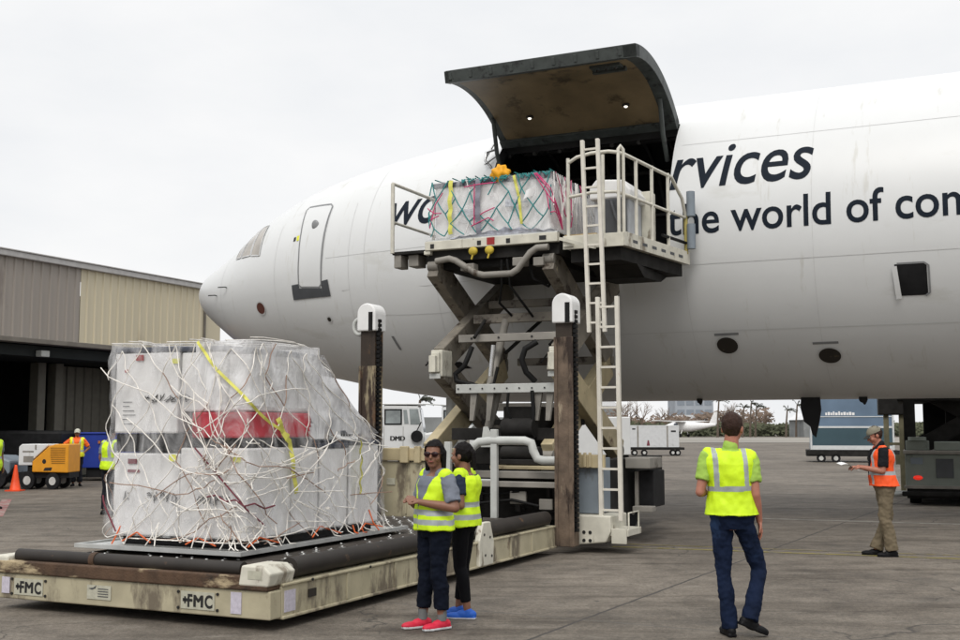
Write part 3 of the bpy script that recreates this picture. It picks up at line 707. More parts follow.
# rollers along the edges
b = MB(); b.cyl((XL + .18, YF + .10, .495), (XR - .35, YF + .10, .495), .062, 18); b.build('edge_roller', M['roller'], ld)
b = MB(); b.cyl((XR - .40, YF + .10, .48), (XR - .2, YF + .10, .48), .05, 14); b.cyl((XL+1.1, YF + .10, .495), (XL+1.16, YF + .10, .495), .07, 16); b.build_each('roller_bearing', M['rustband'], ld)
b = MB(); b.cyl((XR - .10, YF + .42, .485), (XR - .10, 12.02, .485), .088, 20); b.mi(1); b.cyl((XR - .10, YF + .38, .485), (XR - .10, YF + .42, .485), .04, 10); b.build('edge_roller', [M['roller'], M['steel']], ld)
b = MB(); b.cyl((XR - .10, 12.52, .485), (XR - .10, YB - .12, .485), .095, 20); b.mi(1); b.cyl((XR - .10, 12.47, .485), (XR - .10, 12.519, .485), .06, 14); b.build('edge_roller', [M['roller'], M['armcream']], ld)
b = MB(); b.cyl((XR - .10, 12.1, .47), (XR - .10, 12.4, .47), .05, 14); b.build('roller_bearing', M['steel'], ld)
# corner castings and bump plates
b = MB()
b.prism([(0, 0), (.30, 0), (.33, .11), (.25, .17), (.03, .17)], lambda u, v: (XR - .31 + u, YF - .03, .375 + v), lambda u, v: (XR - .31 + u, YF + .34, .375 + v))
cc = b.build('corner_block', M['creamw'], ld, bevel=.015)
b = MB(); b.add([(XR - .21, YF - .034, .435), (XR - .07, YF - .034, .435), (XR - .07, YF - .034, .505), (XR - .21, YF - .034, .505)], [(0, 1, 2, 3)])
b.build('number_plate', M['plaque'], cc)
b = MB(); b.box(XL - .01, XL + .16, YF - .02, YF + .24, .385, .50); b.build('corner_block', M['creamw'], ld, bevel=.02)
b = MB(); b.prism([(0, .0), (.38, .0), (.40, .26), (.30, .50), (.10, .50), (0, .30)], lambda u, v: (XR - .03, 12.05 + u, .10 + v), lambda u, v: (XR + .04, 12.05 + u, .10 + v))
bp_ = b.build('bump_plate', M['creamw'], ld, bevel=.01)
b = MB()
for y, z in ((12.2, .22), (12.33, .42), (12.38, .2), (12.17, .46)): b.cyl((XR + .038, y, z), (XR + .046, y, z), .016, 10)
b.build_each('bolt', M['blackink'], bp_)
# plates on the front fascia
def plate(x0, x1, z0, z1, m, y=YF - .002): 
    b = MB(); b.box(x0, x1, y - .006, y, z0, z1); return b.build('sign_plate' if m == 'plaque' else 'reflector', M[m], ld)
def fmc(x0, w):
    p = plate(x0, x0 + w, .145, .295, 'plaque')
    k = MB(); y = YF - .0105
    
    for ch, dx in (('F', .070), ('M', .134), ('C', .257)): k.text(ch, .148, lambda a, c, dx=dx, ch=ch: (x0 + dx + a * (.98 if ch == 'M' else .82), y, .166 + c), 0. if ch == 'M' else .005)
    for q, sh in ((.0004, .006), (.0008, -.006)): k.text('M', .148, lambda a, c: (x0 + .134 + sh + a * .98, y - q, .166 + c), 0.)
    k.add([(x0 + .022, y, .207), (x0 + .075, y, .207), (x0 + .075, y, .234), (x0 + .022, y, .234)], [(0, 1, 2, 3)])
    k.add([(x0 + .038, y, .19), (x0 + .055, y, .19), (x0 + .055, y, .25), (x0 + .038, y, .25)], [(0, 1, 2, 3)])
    k.build('lettering', M['blackink'], p)
    k = MB()
    for x in (x0 - .03, x0 + w + .03):
        for z in (.15, .285): k.cyl((x, YF, z), (x, YF - .012, z), .013, 8)
    k.build_each('rivet', M['blackink'], p)
fmc(-8.56, .36); fmc(-6.59, .36)
plate(-7.66, -7.38, .16, .285, 'plaque')
k = MB(); k.prism([(-7.64, .255), (-7.585, .262), (-7.55, .282), (-7.562, .258), (-7.60, .245)], lambda a, c: (a, YF - .0125, c), lambda a, c: (a, YF - .0095, c))
for i in range(4): k.box(-7.53, -7.41, YF - .0115, YF - .0095, .185 + i * .022, .192 + i * .022)
k.build('plate_print', M['scuff'], ld)
plate(-6.06, -5.95, .135, .315, 'reflector'); plate(-8.72, -8.62, .15, .30, 'reflector')
k = MB(); k.box(XR + .001, XR + .008, YF + .20, YF + .36, .14, .32); k.build('reflector', M['reflector'], ld)
k = MB(); k.box(XR + .001, XR + .012, YF + .56, YF + .68, .22, .29); k.build('lamp_recess', M['port'], ld)

# guide posts with white caps
def post(x0, x1, m, mtop, chain_right, zh=2.7):
    y0, y1 = 14.60, 14.84
    b = MB(); b.box(x0, x1, y0, y1, .10, zh)
    b.box(x0 - .02, x0 + .03, y0 - .02, y0 - .001, .10, zh); b.box(x1 - .05, x1 + .02, y0 - .02, y0 - .001, .10, zh)
    p = b.build('guide_post', M[m], ld, bevel=.008)
    b = MB(); b.box(x0 + .002, x1 - .002, y0 + .004, y1 - .004, zh, 3.32); b.build('post_head', M[mtop], p)
    b = MB(); xc = x1 + .012 if chain_right else x0 - .012
    for i in range(46): b.box(x1 + .001, x1 + .055, y0 + .03, y0 + .10, .3 + i * .066, .345 + i * .066)
    b.box(x1 + .001, x1 + .034, y0 + .05, y0 + .08, .3, 3.3)
    b.build('lift_chain', M['hose'], p)
    b = MB(); xm = (x0 + x1) / 2; rr = (x1 - x0) / 2 + .03
    arc = [(rr * cos(pi * k / 14), rr * sin(pi * k / 14)) for k in range(15)]
    out = [(rr, -.26)] + arc + [(-rr, -.26)]
    b.prism(out, lambda u, v: (xm + u, y0 - .06, 3.40 + v), lambda u, v: (xm + u, y1 + .04, 3.40 + v))
    c = b.build('post_cap', M['capwhite'], p, bevel=.02)
    b = MB(); b.box(xm + .045, xm + .115, y0 - .066, y0 - .0615, 3.14, 3.42); b.build('cap_slot', M['hose'], c)
    return p
post(-5.66, -5.42, 'rustpost', 'posttop', True, 2.95)
pl_ = post(-8.78, -8.53, 'rustpost2', 'posttop', True, 2.62)
b = MB(); b.tube([(-8.86 + .10 * cos(t), 14.70, 3.22 + .12 * sin(t)) for t in (2 * pi * k / 20 for k in range(21))], .03, 8); b.build('cap_wheel', M['pipe'], pl_)

# chassis under the bridge
b = MB()
b.box(-8.66, -7.86, 15.05, 15.2, .38, 1.20); b.box(-8.25, -8.22, 15.03, 15.049, .42, 1.15)
b.box(-8.0, -7.96, 15.02, 15.049, .42, 1.15)
b.build('front_panel', M['cream'], ld, bevel=.01)
b = MB(); b.box(-8.68, -7.2, 15.0, 15.22, 1.21, 1.40); b.box(-8.3, -8.16, 14.95, 15.02, 1.18, 1.43); b.box(-8.06, -7.96, 14.95, 15.02, 1.18, 1.43); b.build('lug_beam', M['armcream'], ld, bevel=.015)
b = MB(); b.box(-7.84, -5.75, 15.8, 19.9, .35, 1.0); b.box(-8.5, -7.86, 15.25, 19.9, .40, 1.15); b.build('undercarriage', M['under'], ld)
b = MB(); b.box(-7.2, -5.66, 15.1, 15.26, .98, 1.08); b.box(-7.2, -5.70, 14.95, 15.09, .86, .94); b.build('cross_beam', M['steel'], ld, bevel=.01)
b = MB(); b.box(-6.98, -5.70, 15.3, 15.9, 1.10, 1.15); b.build('step_tread', M['armcream'], ld, bevel=.008)
b = MB()
for x in (-7.46, -6.72): b.box(x - .05, x + .05, 14.86, 14.94, .42, 1.68 if x > -7 else 1.5); 
b.build_each('upright', M['pipe'], ld, bevel=.01)
b = MB(); b.tube([(-7.35, 14.9, 1.22), (-7.22, 14.9, 1.23), (-7.13, 14.9, 1.30), (-7.06, 14.9, 1.43), (-6.96, 14.9, 1.50), (-6.75, 14.9, 1.52), (-6.25, 14.9, 1.52), (-6.15, 14.9, 1.49), (-6.12, 14.9, 1.38), (-6.06, 14.9, 1.27), (-5.97, 14.9, 1.245), (-5.68, 14.9, 1.245)], .062, 12); b.build('hand_pipe', M['pipe'], ld)
b = MB(); b.tube([(-7.5, 14.97, .95), (-6.8, 14.97, .95)], .02, 8); b.build('brake_line', M['pipe'], ld)
for x in (-7.9, -6.1):
    for y in (16.3, 18.9):
        w_ = MB(); w_.cyl((x - .17, y, .40), (x + .17, y, .40), .40, 24); w_.mi(1); w_.cyl((x - .18, y, .40), (x + .18, y, .40), .18, 14)
        w_.build('wheel', [M['rubber'], M['steel']], ld, bevel=.03)
# engine bay clutter seen in the dark gap
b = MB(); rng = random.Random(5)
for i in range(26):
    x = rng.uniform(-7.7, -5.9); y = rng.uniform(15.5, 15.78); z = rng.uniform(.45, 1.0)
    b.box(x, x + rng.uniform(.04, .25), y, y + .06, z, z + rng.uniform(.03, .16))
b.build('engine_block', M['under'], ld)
# right side: tower frame, blue-grey panel, corner casting, ladder foot
b = MB(); b.box(-5.62, -5.55, 15.0, 15.08, .4, 1.34); b.box(-5.70, -5.64, 14.86, 14.95, .55, 1.3); b.build_each('upright', M['armcream'], ld, bevel=.008)
b = MB(); b.box(-5.53, -5.22, 15.06, 15.6, .52, 1.28); b.build('side_panel', M['bluegrey'], ld, bevel=.01)
b = MB(); b.box(-5.56, -5.26, 15.65, 18.4, .45, 1.24); b.build('tank_bay', M['under'], ld)
b = MB(); b.prism([(0, 0), (.55, .06), (.62, .2), (.62, .42), (.0, .42)], lambda u, v: (-5.60 + u, 14.862, .09 + v), lambda u, v: (-5.60 + u, 15.6, .09 + v)); co = b.build('corner_casting', M['creamw'], ld, bevel=.02)
b = MB()
for x in (-5.36, -5.27):
    for z in (.17, .28): b.cyl((x, 14.862, z), (x, 14.854, z), .024, 10)
b.build_each('bolt', M['blackink'], co)
b = MB(); b.box(-5.66, -5.1, 14.98, 15.05, 1.15, 1.33)
for i in range(5): b.box(-5.62 + i * .075, -5.58 + i * .075, 14.95, 14.979, 1.16, 1.36)
b.build('toothed_rack', M['armcream'], ld, bevel=.006)
b = MB(); b.box(-5.24, -4.86, 16.35, 17.0, 1.10, 1.26); b.build('side_beam', M['steel'], ld, bevel=.012)
b = MB(); b.box(-5.10, -4.88, 16.6, 17.2, .52, 1.06); b.build('battery_box', M['black'], ld, bevel=.012)
b = MB(); b.box(-5.16, -5.11, 16.55, 16.9, .45, 1.05); b.build('box_bracket', M['steel'], ld, bevel=.008)
b = MB(); b.box(-5.12, -4.82, 16.3, 16.5, .47, .55); b.build('side_step', M['steel'], ld, bevel=.008)
b = MB(); b.box(-5.0, -4.74, 14.9, 15.5, .24, .33); b.box(-4.97, -4.76, 14.87, 14.899, .14, .34); b.tube([(-4.75, 14.95, .3), (-4.75, 14.95, .55), (-4.75, 15.4, .55), (-4.75, 15.4, .3)], .014, 6); b.build('ladder_foot', M['creamw'], ld, bevel=.008)
# ladders
def ladder(name, p, q, half, n, m, r=.03):
    p, q = Vector(p), Vector(q); sx = Vector((half, 0, 0))
    b = MB()
    b.beam(p - sx, q - sx, .055, .07, (0, 1, 0)); b.beam(p + sx, q + sx, .055, .07, (0, 1, 0)); 
    o = b.build(name, M[m], ld, bevel=.006)
    for i in range(n):
        c = p + (q - p) * (i + .5) / n; k = MB(); k.beam(c - sx * .9, c + sx * .9, .035, .03); k.build('rung', M[m], o)
    return o
ladder('ladder', (-5.005, 14.98, .44), (-5.03, 14.98, 3.52), .14, 11, 'ladder')
ladder('ladder', (-5.66, 16.35, 3.15), (-5.745, 16.35, 6.15), .125, 10, 'ladder')

# double scissor lift: two planes of arms
def scissor(x, mA, mB, mC, mD):
    o = None
    segs = [((17.15, 4.46), (20.0, 2.95), mA, .0), ((20.0, 4.46), (17.05, 2.85), mB, .19), ((17.05, 2.70), (20.0, 1.28), mC, .19), ((20.0, 2.85), (17.05, 1.26), mD, .0)]
    for (ya, za), (yb, zb), m, dx in segs:
        k = MB(); k.beam((x + dx, ya, za), (x + dx, yb, zb), .20, .42, (0, 0, 1)); a_ = k.build('scissor_arm', M[m], ld, bevel=.015)
        k = MB()
        for y, z in ((ya, za), (yb, zb)): k.cyl((x + dx - .1, y, z), (x + dx + .1, y, z), .09, 12)
        k.build_each('pivot_pin', M['steel'], a_)
    k = MB(); k.box(x + .085, x + .30, 16.86, 17.25, 2.55, 3.0); k.prism([(0, 0), (.2, 0), (.2, .34), (.05, .34)], lambda u, v: (x + .07 + u, 16.80, 2.62 + v), lambda u, v: (x + .07 + u, 16.859, 2.62 + v)); kn = k.build('knuckle', M['creamw'], ld, bevel=.02)
    k = MB(); k.box(x + .12, x + .24, 16.72, 16.80, 2.62, 2.9); k.build('knuckle_fork', M['creamw'], kn, bevel=.01)
    k = MB(); k.box(x + .10, x + .30, 16.79, 16.80, 2.52, 2.6);k.build('knuckle_base', M['pipe'], kn)
scissor(-8.86, 'armdark', 'armdark', 'armdark', 'armcream')
scissor(-6.74, 'armdark', 'armdark', 'armcream', 'armcream')
for (x0, x1, y, z, w, h, m) in ((-8.35, -6.5, 16.95, 2.27, .18, .15, 'pipe'), (-8.45, -6.65, 17.25, 3.14, .12, .13, 'steel'), (-8.5, -6.6, 17.95, 3.52, .1, .16, 'armdark'), (-8.5, -6.6, 18.6, 3.85, .1, .14, 'armdark'), (-8.5, -6.6, 19.9, 2.88, .12, .14, 'armdark'), (-8.5, -6.6, 18.55, 2.0, .12, .14, 'steel'), (-8.5, -6.6, 17.1, 1.5, .14, .2, 'under'), (-8.5, -6.6, 18.3, 1.75, .1, .1, 'under')):
    k = MB(); k.box(x0, x1, y, y + w, z, z + h); k.build('tie_beam', M[m], ld, bevel=.01)
k = MB()
for x in (-8.1, -7.8, -6.95, -6.75): k.prism([(0, 0), (.12, 0), (.05, -.45), (-.02, -.45)], lambda u, v: (x + u, 17.0, 2.27 + v), lambda u, v: (x + u, 17.06, 2.27 + v))
k.build_each('beam_bracket', M['steel'], ld)
k = MB(); k.cyl((-7.85, 17.2, 2.35), (-7.9, 18.0, 3.55), .07, 12); k.mi(1); k.cyl((-7.74, 17.0, 2.55), (-7.68, 17.0, 3.06), .042, 12); k.mi(0); k.cyl((-8.0, 17.25, 1.3), (-7.7, 17.2, 2.3), .075, 12); k.build_each('lift_cylinder', [M['steel'], M['chrome']], ld)
k = MB(); k.cyl((-6.72, 17.3, 1.2), (-6.62, 17.5, 2.5), .07, 12); k.cyl((-8.08, 17.1, 3.2), (-8.02, 17.4, 3.52), .03, 8); k.build_each('lift_cylinder', M['under'], ld)
k = MB()
k.tube([(-8.12, 17.1, 3.05), (-8.16, 17.05, 2.9), (-8.22, 17.0, 2.72), (-8.38, 17.0, 2.6), (-8.36, 17.0, 2.48), (-8.1, 17.0, 2.42), (-7.9, 17.05, 2.36)], .045, 8); k.build('hose', M['hose'], ld)
k = MB(); k.tube([(-6.95, 17.1, 3.1), (-7.12, 17.0, 2.98), (-7.18, 17.0, 2.8), (-7.1, 17.0, 2.6), (-6.98, 17.1, 2.45)], .05, 8); k.build('hose', M['hose'], ld)
k = MB(); k.tube([(-8.25, 17.1, 2.42), (-7.9, 16.98, 2.36), (-7.7, 17.05, 2.42), (-7.65, 17.1, 2.7)], .03, 8); k.build('hose', M['hose'], ld)
k = MB(); k.beam((-7.95, 18.1, 3.0), (-7.45, 18.9, 3.75), .05, .05); k.beam((-7.1, 18.1, 3.1), (-6.8, 18.9, 3.75), .08, .08); k.build_each('brace', M['under'], ld)
# pump block low in the middle
k = MB(); k.box(-7.6, -7.0, 17.2, 18.6, 1.2, 2.05); k.box(-8.2, -7.62, 17.4, 18.6, 1.2, 1.7); k.cyl((-7.5, 17.0, 1.7), (-6.95, 17.0, 1.7), .16, 14); k.build('pump_block', M['under'], ld, bevel=.02)

# upper bridge
UY, UZ = 17.0, 4.87
k = MB(); k.box(-8.97, -6.55, UY, UY + .12, UZ - .155, UZ); k.box(-9.0, -8.88, UY + .02, UY + .3, UZ - .22, UZ - .156); fb = k.build('bridge_front_beam', M['creamw'], ld, bevel=.01)
k = MB()
for x in (-8.86, -7.98, -7.45): k.box(x, x + .07, UY - .008, UY - .001, UZ - .125, UZ - .05)
for x in (-6.86,): k.box(x, x + .12, UY - .008, UY - .001, UZ - .115, UZ - .045)
k.mi(1); k.box(-7.80, -7.66, UY - .008, UY - .001, UZ - .13, UZ - .01); k.build_each('marker', [M['blackink'], M['redpaint']], fb)
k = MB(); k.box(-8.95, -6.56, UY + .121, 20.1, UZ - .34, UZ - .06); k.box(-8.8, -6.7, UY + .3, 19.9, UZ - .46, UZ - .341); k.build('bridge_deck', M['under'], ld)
k = MB()
for i in range(18): k.cyl((-8.9, UY + .25 + i * .16, UZ - .045), (-6.6, UY + .25 + i * .16, UZ - .045), .03, 8)
k.build_each('deck_roller', M['roller'], ld)
k = MB(); k.tube([(-8.75, 17.0, 4.52), (-8.5, 17.0, 4.55), (-8.38, 17.0, 4.51), (-8.0, 16.98, 4.27), (-7.85, 16.98, 4.23), (-7.35, 16.98, 4.23), (-7.24, 16.98, 4.29), (-7.02, 17.0, 4.56), (-6.9, 17.0, 4.63), (-6.7, 17.0, 4.63)], .055, 12); k.build('stabiliser_tube', M['steel'], ld)
for x in (-8.06, -7.76):
    k = MB(); k.ball((x, UY + .01, UZ - .22), (.085, .05, .075), 12, 8); k.tube([(x, UY, UZ - .28), (x - .02, UY - .01, UZ - .36)], .018, 6); k.build('hook', M['yellowhook'], ld)
# left walkway and rail
k = MB(); k.box(-9.66, -9.02, 17.1, 20.0, UZ - .17, UZ - .12); k.build('walkway', M['under'], ld)
k = MB(); k.box(-9.64, -9.5, 17.12, 17.4, UZ - .40, UZ - .171); k.box(-9.4, -9.2, 17.2, 17.5, UZ - .38, UZ - .171); k.build_each('walkway_bracket', M['steel'], ld, bevel=.015)
def rail(name, pts, r, m, par=ld):
    k = MB(); k.tube(pts, r, 8); return k.build(name, M[m], par)
rl = rail('handrail', [(-9.63, 17.05, 5.95), (-9.63, 19.9, 5.95)], .03, 'rail')
rail('midrail', [(-9.63, 17.05, 5.27), (-9.63, 19.9, 5.27)], .026, 'rail', rl)
for y in (17.05, 18.6, 19.9): rail('stanchion', [(-9.63, y, 4.72), (-9.63, y, 5.95)], .036 if y < 18 else .028, 'rail', rl)
# right operator platform, flaring outwards to the jet, with rails and bumpers
xr = lambda y: -5.44 + (y - 17.0) * .145
YE = 19.60
def slab(mb, z0, z1, y0, y1, x0, inset=0.): mb.prism([(x0, y0), (xr(y0) - inset, y0), (xr(y1) - inset, y1), (x0, y1)], lambda a, c: (a, c, z0), lambda a, c: (a, c, z1)); return mb
k = MB(); slab(k, 4.58, 4.74, 17.0, YE, -6.42); k.box(-6.44, -5.42, 16.97, 16.999, 4.56, 4.78)
op = k.build('operator_platform', M['creamw'], ld, bevel=.008)
k = MB(); k.beam((xr(17.0) + .014, 17.0, 4.685), (xr(YE) + .014, YE, 4.685), .026, .23); k.build('edge_plate', M['creamw'], op, bevel=.005)
k = MB(); slab(k, 4.36, 4.575, 17.1, YE - .1, -6.35, .08); k.prism([(17.6, 4.357), (19.4, 4.357), (19.0, 4.22), (18.0, 4.18)], lambda a, c: (-6.2, a, c), lambda a, c: (-5.4, a, c)); k.build('platform_underside', M['under'], op)
k = MB(); k.add([(-6.40, 16.966, 4.64), (-6.25, 16.966, 4.64), (-6.25, 16.966, 4.70), (-6.40, 16.966, 4.70)], [(0, 1, 2, 3)])
for i in range(6): y = 17.3 + i * .36; k.add([(xr(y) + .029, y, 4.65), (xr(y + .18) + .029, y + .18, 4.65), (xr(y + .18) + .029, y + .18, 4.70), (xr(y) + .029, y, 4.70)], [(0, 1, 2, 3)])
k.build_each('stencil_mark', M['scuff'], op)
hr_ = rail('handrail', [(-6.36, 17.02, 5.98), (-6.2, 17.0, 6.06), (-5.95, 16.99, 6.10), (-5.66, 16.99, 6.10), (-5.5, 17.0, 6.07), (xr(17.1), 17.1, 6.05), (xr(18.9), 18.9, 6.02), (xr(19.35), 19.35, 5.72), (xr(19.5), 19.5, 5.42)], .03, 'rail')
rail('midrail', [(-6.36, 17.02, 5.42), (-5.95, 17.0, 5.46), (-5.55, 17.0, 5.44), (xr(17.12), 17.12, 5.40), (xr(19.48), 19.48, 5.40)], .026, 'rail', hr_)
for x, y, m in ((-6.36, 17.02, 'rail'), (-5.76, 17.0, 'rail'), (xr(17.5), 17.5, 'rail'), (xr(18.1), 18.1, 'rail'), (xr(18.75), 18.75, 'rail'), (xr(19.5), 19.5, 'railyellow')):
    rail('stanchion', [(x, y, 4.75), (x, y, 6.06 if y < 19 else 5.46)], .03 if m == 'rail' else .036, m, hr_)
rail('stanchion', [(-5.50, 17.0, 4.60), (-5.50, 17.0, 6.12), (-5.475, 17.03, 6.18), (-5.44, 17.06, 6.12), (-5.44, 17.06, 4.6)], .03, 'rail', hr_)
rail('kickrail', [(xr(18.5), 18.5, 4.95), (xr(19.5), 19.5, 4.95)], .03, 'hose', hr_)
for z in (4.84, 5.42):
    k = MB(); k.cyl((xr(19.5) + .10, 19.48, z), (xr(19.5) + .10, 19.48, z + .44), .075, 14); k.build('bumper', M['bluegrey'], ld, bevel=.02)
# control console
k = MB(); k.box(-6.22, -5.62, 17.9, 18.7, 4.75, 5.52); k.build('console_cabinet', mat('console_pale', (.44, .46, .49), .5, var=.12, stain=((.25, .25, .25), .6, 3, (1, 1, .5))), ld, bevel=.02)
k = MB(); k.prism([(0, 0), (.72, 0), (.72, .12), (.6, .30), (.12, .34), (0, .2)], lambda u, v: (-6.26 + u, 17.75, 5.50 + v), lambda u, v: (-6.26 + u, 18.8, 5.50 + v)); k.build('console_hood', M['capwhite'], ld, bevel=.03)
k = MB(); k.box(-5.95, -5.6, 17.55, 17.75, 4.76, 5.45); k.tube([(-5.8, 17.5, 5.4), (-5.7, 17.45, 5.1), (-5.6, 17.5, 4.9)], .03, 6); k.build('console_panel', M['scuff'], ld, bevel=.02)
k = MB(); k.box(-5.62, -5.45, 18.6, 18.9, 4.76, 5.75); k.build('gauge_box', M['creamw'], ld, bevel=.02)
# diagonal folded step between beam and ladder
k = MB(); k.beam((-6.48, 16.95, 4.74), (-5.80, 16.7, 4.52), .05, .05); k.box(-6.42, -6.25, 16.93, 16.96, 4.60, 4.70); k.build('folding_step', M['creamw'], ld)
k = MB(); k.box(-6.5, -5.95, 17.2, 17.9, 4.75, 4.84); k.build('wood_dunnage', mat('dunnage_wood', (.42, .32, .18), .8, var=.2, stretch=(1, 6, 1)), ld)

# fittings: hydraulic lines, junction boxes, bolts, warning plates
k = MB()
for x, dx in ((-8.97, -.02), (-6.86, -.02)):
    k.tube([(x + dx, 17.1, 2.76), (x + dx, 18.0, 3.25), (x + dx, 19.0, 3.8), (x + dx, 19.9, 4.3)], .016, 6)
k.build_each('hydraulic_line', M['hose'], ld)
k = MB(); k.tube([(-7.6, 17.15, 4.5), (-7.62, 17.2, 4.1), (-7.75, 17.4, 3.8), (-7.7, 17.8, 3.62)], .022, 6); k.tube([(-7.5, 17.15, 4.5), (-7.45, 17.15, 4.05), (-7.3, 17.4, 3.75), (-7.35, 17.9, 3.6)], .022, 6); k.tube([(-7.15, 17.2, 4.45), (-7.05, 17.2, 4.15), (-6.9, 17.5, 4.05), (-6.75, 17.6, 4.3)], .024, 6); k.tube([(-7.4, 16.96, 2.27), (-7.42, 16.95, 2.0), (-7.3, 16.98, 1.7), (-7.25, 17.1, 1.5)], .026, 6); k.tube([(-6.98, 16.96, 2.3), (-6.95, 16.94, 1.95), (-7.0, 16.96, 1.6), (-6.92, 17.0, 1.3)], .036, 6)
k.build_each('hose', M['hose'], ld)
k = MB(); k.box(-7.35, -7.12, 17.02, 17.2, 4.36, 4.50); k.box(-6.98, -6.80, 17.02, 17.18, 4.34, 4.48); k.box(-8.3, -8.05, 17.02, 17.2, 4.33, 4.45); k.build_each('junction_box', M['steel'], ld, bevel=.01)
k = MB()
for x in [-8.3 + i * .22 for i in range(8)]: k.cyl((x, 16.95, 2.345), (x, 16.935, 2.345), .014, 8)
k.build_each('bolt', M['blackink'], ld)
k = MB()
for x, z in ((-8.2, 3.205), (-7.7, 3.205), (-7.1, 3.205)): k.cyl((x, 17.25, z), (x, 17.235, z), .018, 8)
k.build_each('bolt', M['blackink'], ld)
k = MB()
for y in (8.6, 9.6, 10.6, 11.6): k.cyl((XR + .019, y, .372), (XR + .028, y, .372), .013, 8)
k.build_each('bolt', M['blackink'], ld)
k = MB(); k.box(-8.12, -7.98, 15.035, 15.049, .62, .76); k.box(-8.56, -8.42, 15.035, 15.049, .85, .95); k.build_each('warning_plate', M['plaque'], ld)
k = MB(); k.box(-6.55, -6.3, 15.05, 15.1, .62, .8); k.box(-6.1, -5.9, 15.05, 15.1, .55, .7); k.build_each('valve_box', M['steel'], ld, bevel=.01)
k = MB(); k.tube([(-7.7, 15.2, .9), (-7.4, 15.0, .72), (-7.0, 15.05, .62), (-6.5, 15.02, .68), (-6.1, 15.05, .6)], .022, 6); k.tube([(-7.6, 15.2, .98), (-7.2, 15.05, .78), (-6.8, 15.1, .74), (-6.4, 15.05, .80)], .018, 6); k.build_each('hose', M['hose'], ld)
k = MB(); k.box(-7.55, -7.0, 15.4, 15.75, 1.16, 1.42); k.cyl((-6.9, 15.6, 1.32), (-6.3, 15.6, 1.32), .11, 12); k.box(-6.9, -6.0, 15.45, 15.75, 1.16, 1.24); k.build_each('hydraulic_tank', M['under'], ld, bevel=.015)
k = MB(); k.prism([(0, 0), (.26, 0), (.10, .30), (.04, .30)], lambda u, v: (-7.12 + u, 15.3, 1.42 + v), lambda u, v: (-7.12 + u, 15.33, 1.42 + v)); k.build('gusset', M['pipe'], ld)

# ------------------------------------------------------------------ netted cargo on the lower platform (same frame)
def net_tube(mb, pts, r):
    mb.tube(pts, r, 5, False)
lo1 = thing('cargo_pallet', 'tall film wrapped stack of white cartons in tangled net on the lowered platform', 'cargo pallet', (-7.75, 10.6, .47), A, 'netted cargo loads')
b = MB(); b.box(-8.80, -6.74, 9.02, 12.32, .47, .495)
b.box(-8.82, -8.78, 9.0, 12.34, .475, .515); b.box(-6.76, -6.72, 9.0, 12.34, .475, .515); b.box(-8.78, -6.76, 9.0, 9.04, .475, .515)
b.build('pallet_sheet', M['sheet'], lo1)
b = MB(); b.box(-8.5, -6.92, 9.35, 11.8, .497, .60); b.build('black_pallet', M['black'], lo1, bevel=.02)
X0, XM, X1 = -8.56, -7.68, -6.86
def carton(x0, x1, y0, y1, z0, z1, rim=False, m='carton'):
    b = MB(); b.box(x0, x1, y0, y1, z0, z1 - (.055 if rim else 0)); o = b.build('carton', M[m], lo1, bevel=.02)
    if rim:
        k = MB(); k.box(x0 - .012, x1 + .012, y0 - .012, y1 + .012, z1 - .053, z1); k.build('lid', M['navyrim'], o, bevel=.015)
    return o
low = [carton(X0, XM - .01, 9.26, 10.5, .603, 1.44), carton(XM + .01, X1 + .02, 9.24, 10.0, .603, 1.50), carton(X0, XM - .01, 10.53, 11.85, .603, 1.5, True),
       carton(XM + .01, X1, 10.03, 10.55, .603, 1.49), carton(XM + .01, X1, 10.60, 11.15, .603, 1.53, True), carton(XM + .01, X1, 11.2, 11.84, .603, 1.56, True)]
b = MB(); b.box(X0, -7.16, 9.28, 10.5, 1.453, 1.64); b.build('black_tray', M['black'], lo1, bevel=.02)
carton(-7.52, X1 + .015, 9.22, 10.38, 1.60, 1.86, m='red')
b = MB(); b.box(-7.14, X1 - .02, 9.3, 10.4, 1.505, 1.595); b.build('black_tray', M['black'], lo1)
carton(X0, XM - .05, 9.25, 10.48, 1.645, 2.54, True); carton(XM - .03, -7.15, 9.27, 10.48, 1.865, 2.53, True); carton(-7.13, X1, 9.30, 10.5, 1.865, 2.50, True)
k = MB()
def label_front(x, z, w, h, y, m):
    q = MB(); q.add([(x, y, z), (x + w, y, z), (x + w, y, z + h), (x, y, z + h)], [(0, 1, 2, 3)]); q.build('carton_label', M[m], lo1)
label_front(-8.28, 2.40, .10, .06, 9.236, 'redpaint'); label_front(-8.43, 2.28, .05, .03, 9.236, 'redpaint')
label_front(-7.82, 1.36, .09, .07, 9.246, 'sticker'); label_front(-7.0, 1.36, .09, .06, 9.226, 'sticker'); label_front(-7.80, 2.36, .09, .05, 9.236, 'sticker')
label_front(-8.36, 1.33, .12, .05, 9.246, 'netmaroon'); label_front(-8.36, 1.24, .16, .03, 9.246, 'netmaroon')
rng = random.Random(11)
def scribble(x, z, w, h, y, n):
    q = MB(); px = x
    for i in range(n):
        pts = []; 
        for t in range(7): pts.append((px + rng.uniform(0, w / n), y, z + rng.uniform(0, h)))
        q.tube(pts, .006, 4, False); px += w / n
    q.build('handwriting', M['blackink'], lo1)
scribble(-8.15, 1.96, .6, .09, 9.236, 7); scribble(-7.45, .93, .42, .10, 9.226, 6); scribble(-8.1, .93, .4, .13, 9.246, 5); scribble(-8.42, .95, .1, .1, 9.246, 2)
for i in range(6): label_front(-8.44, 1.74 + i * .045, rng.uniform(.08, .18), .008, 9.236, 'scuff')

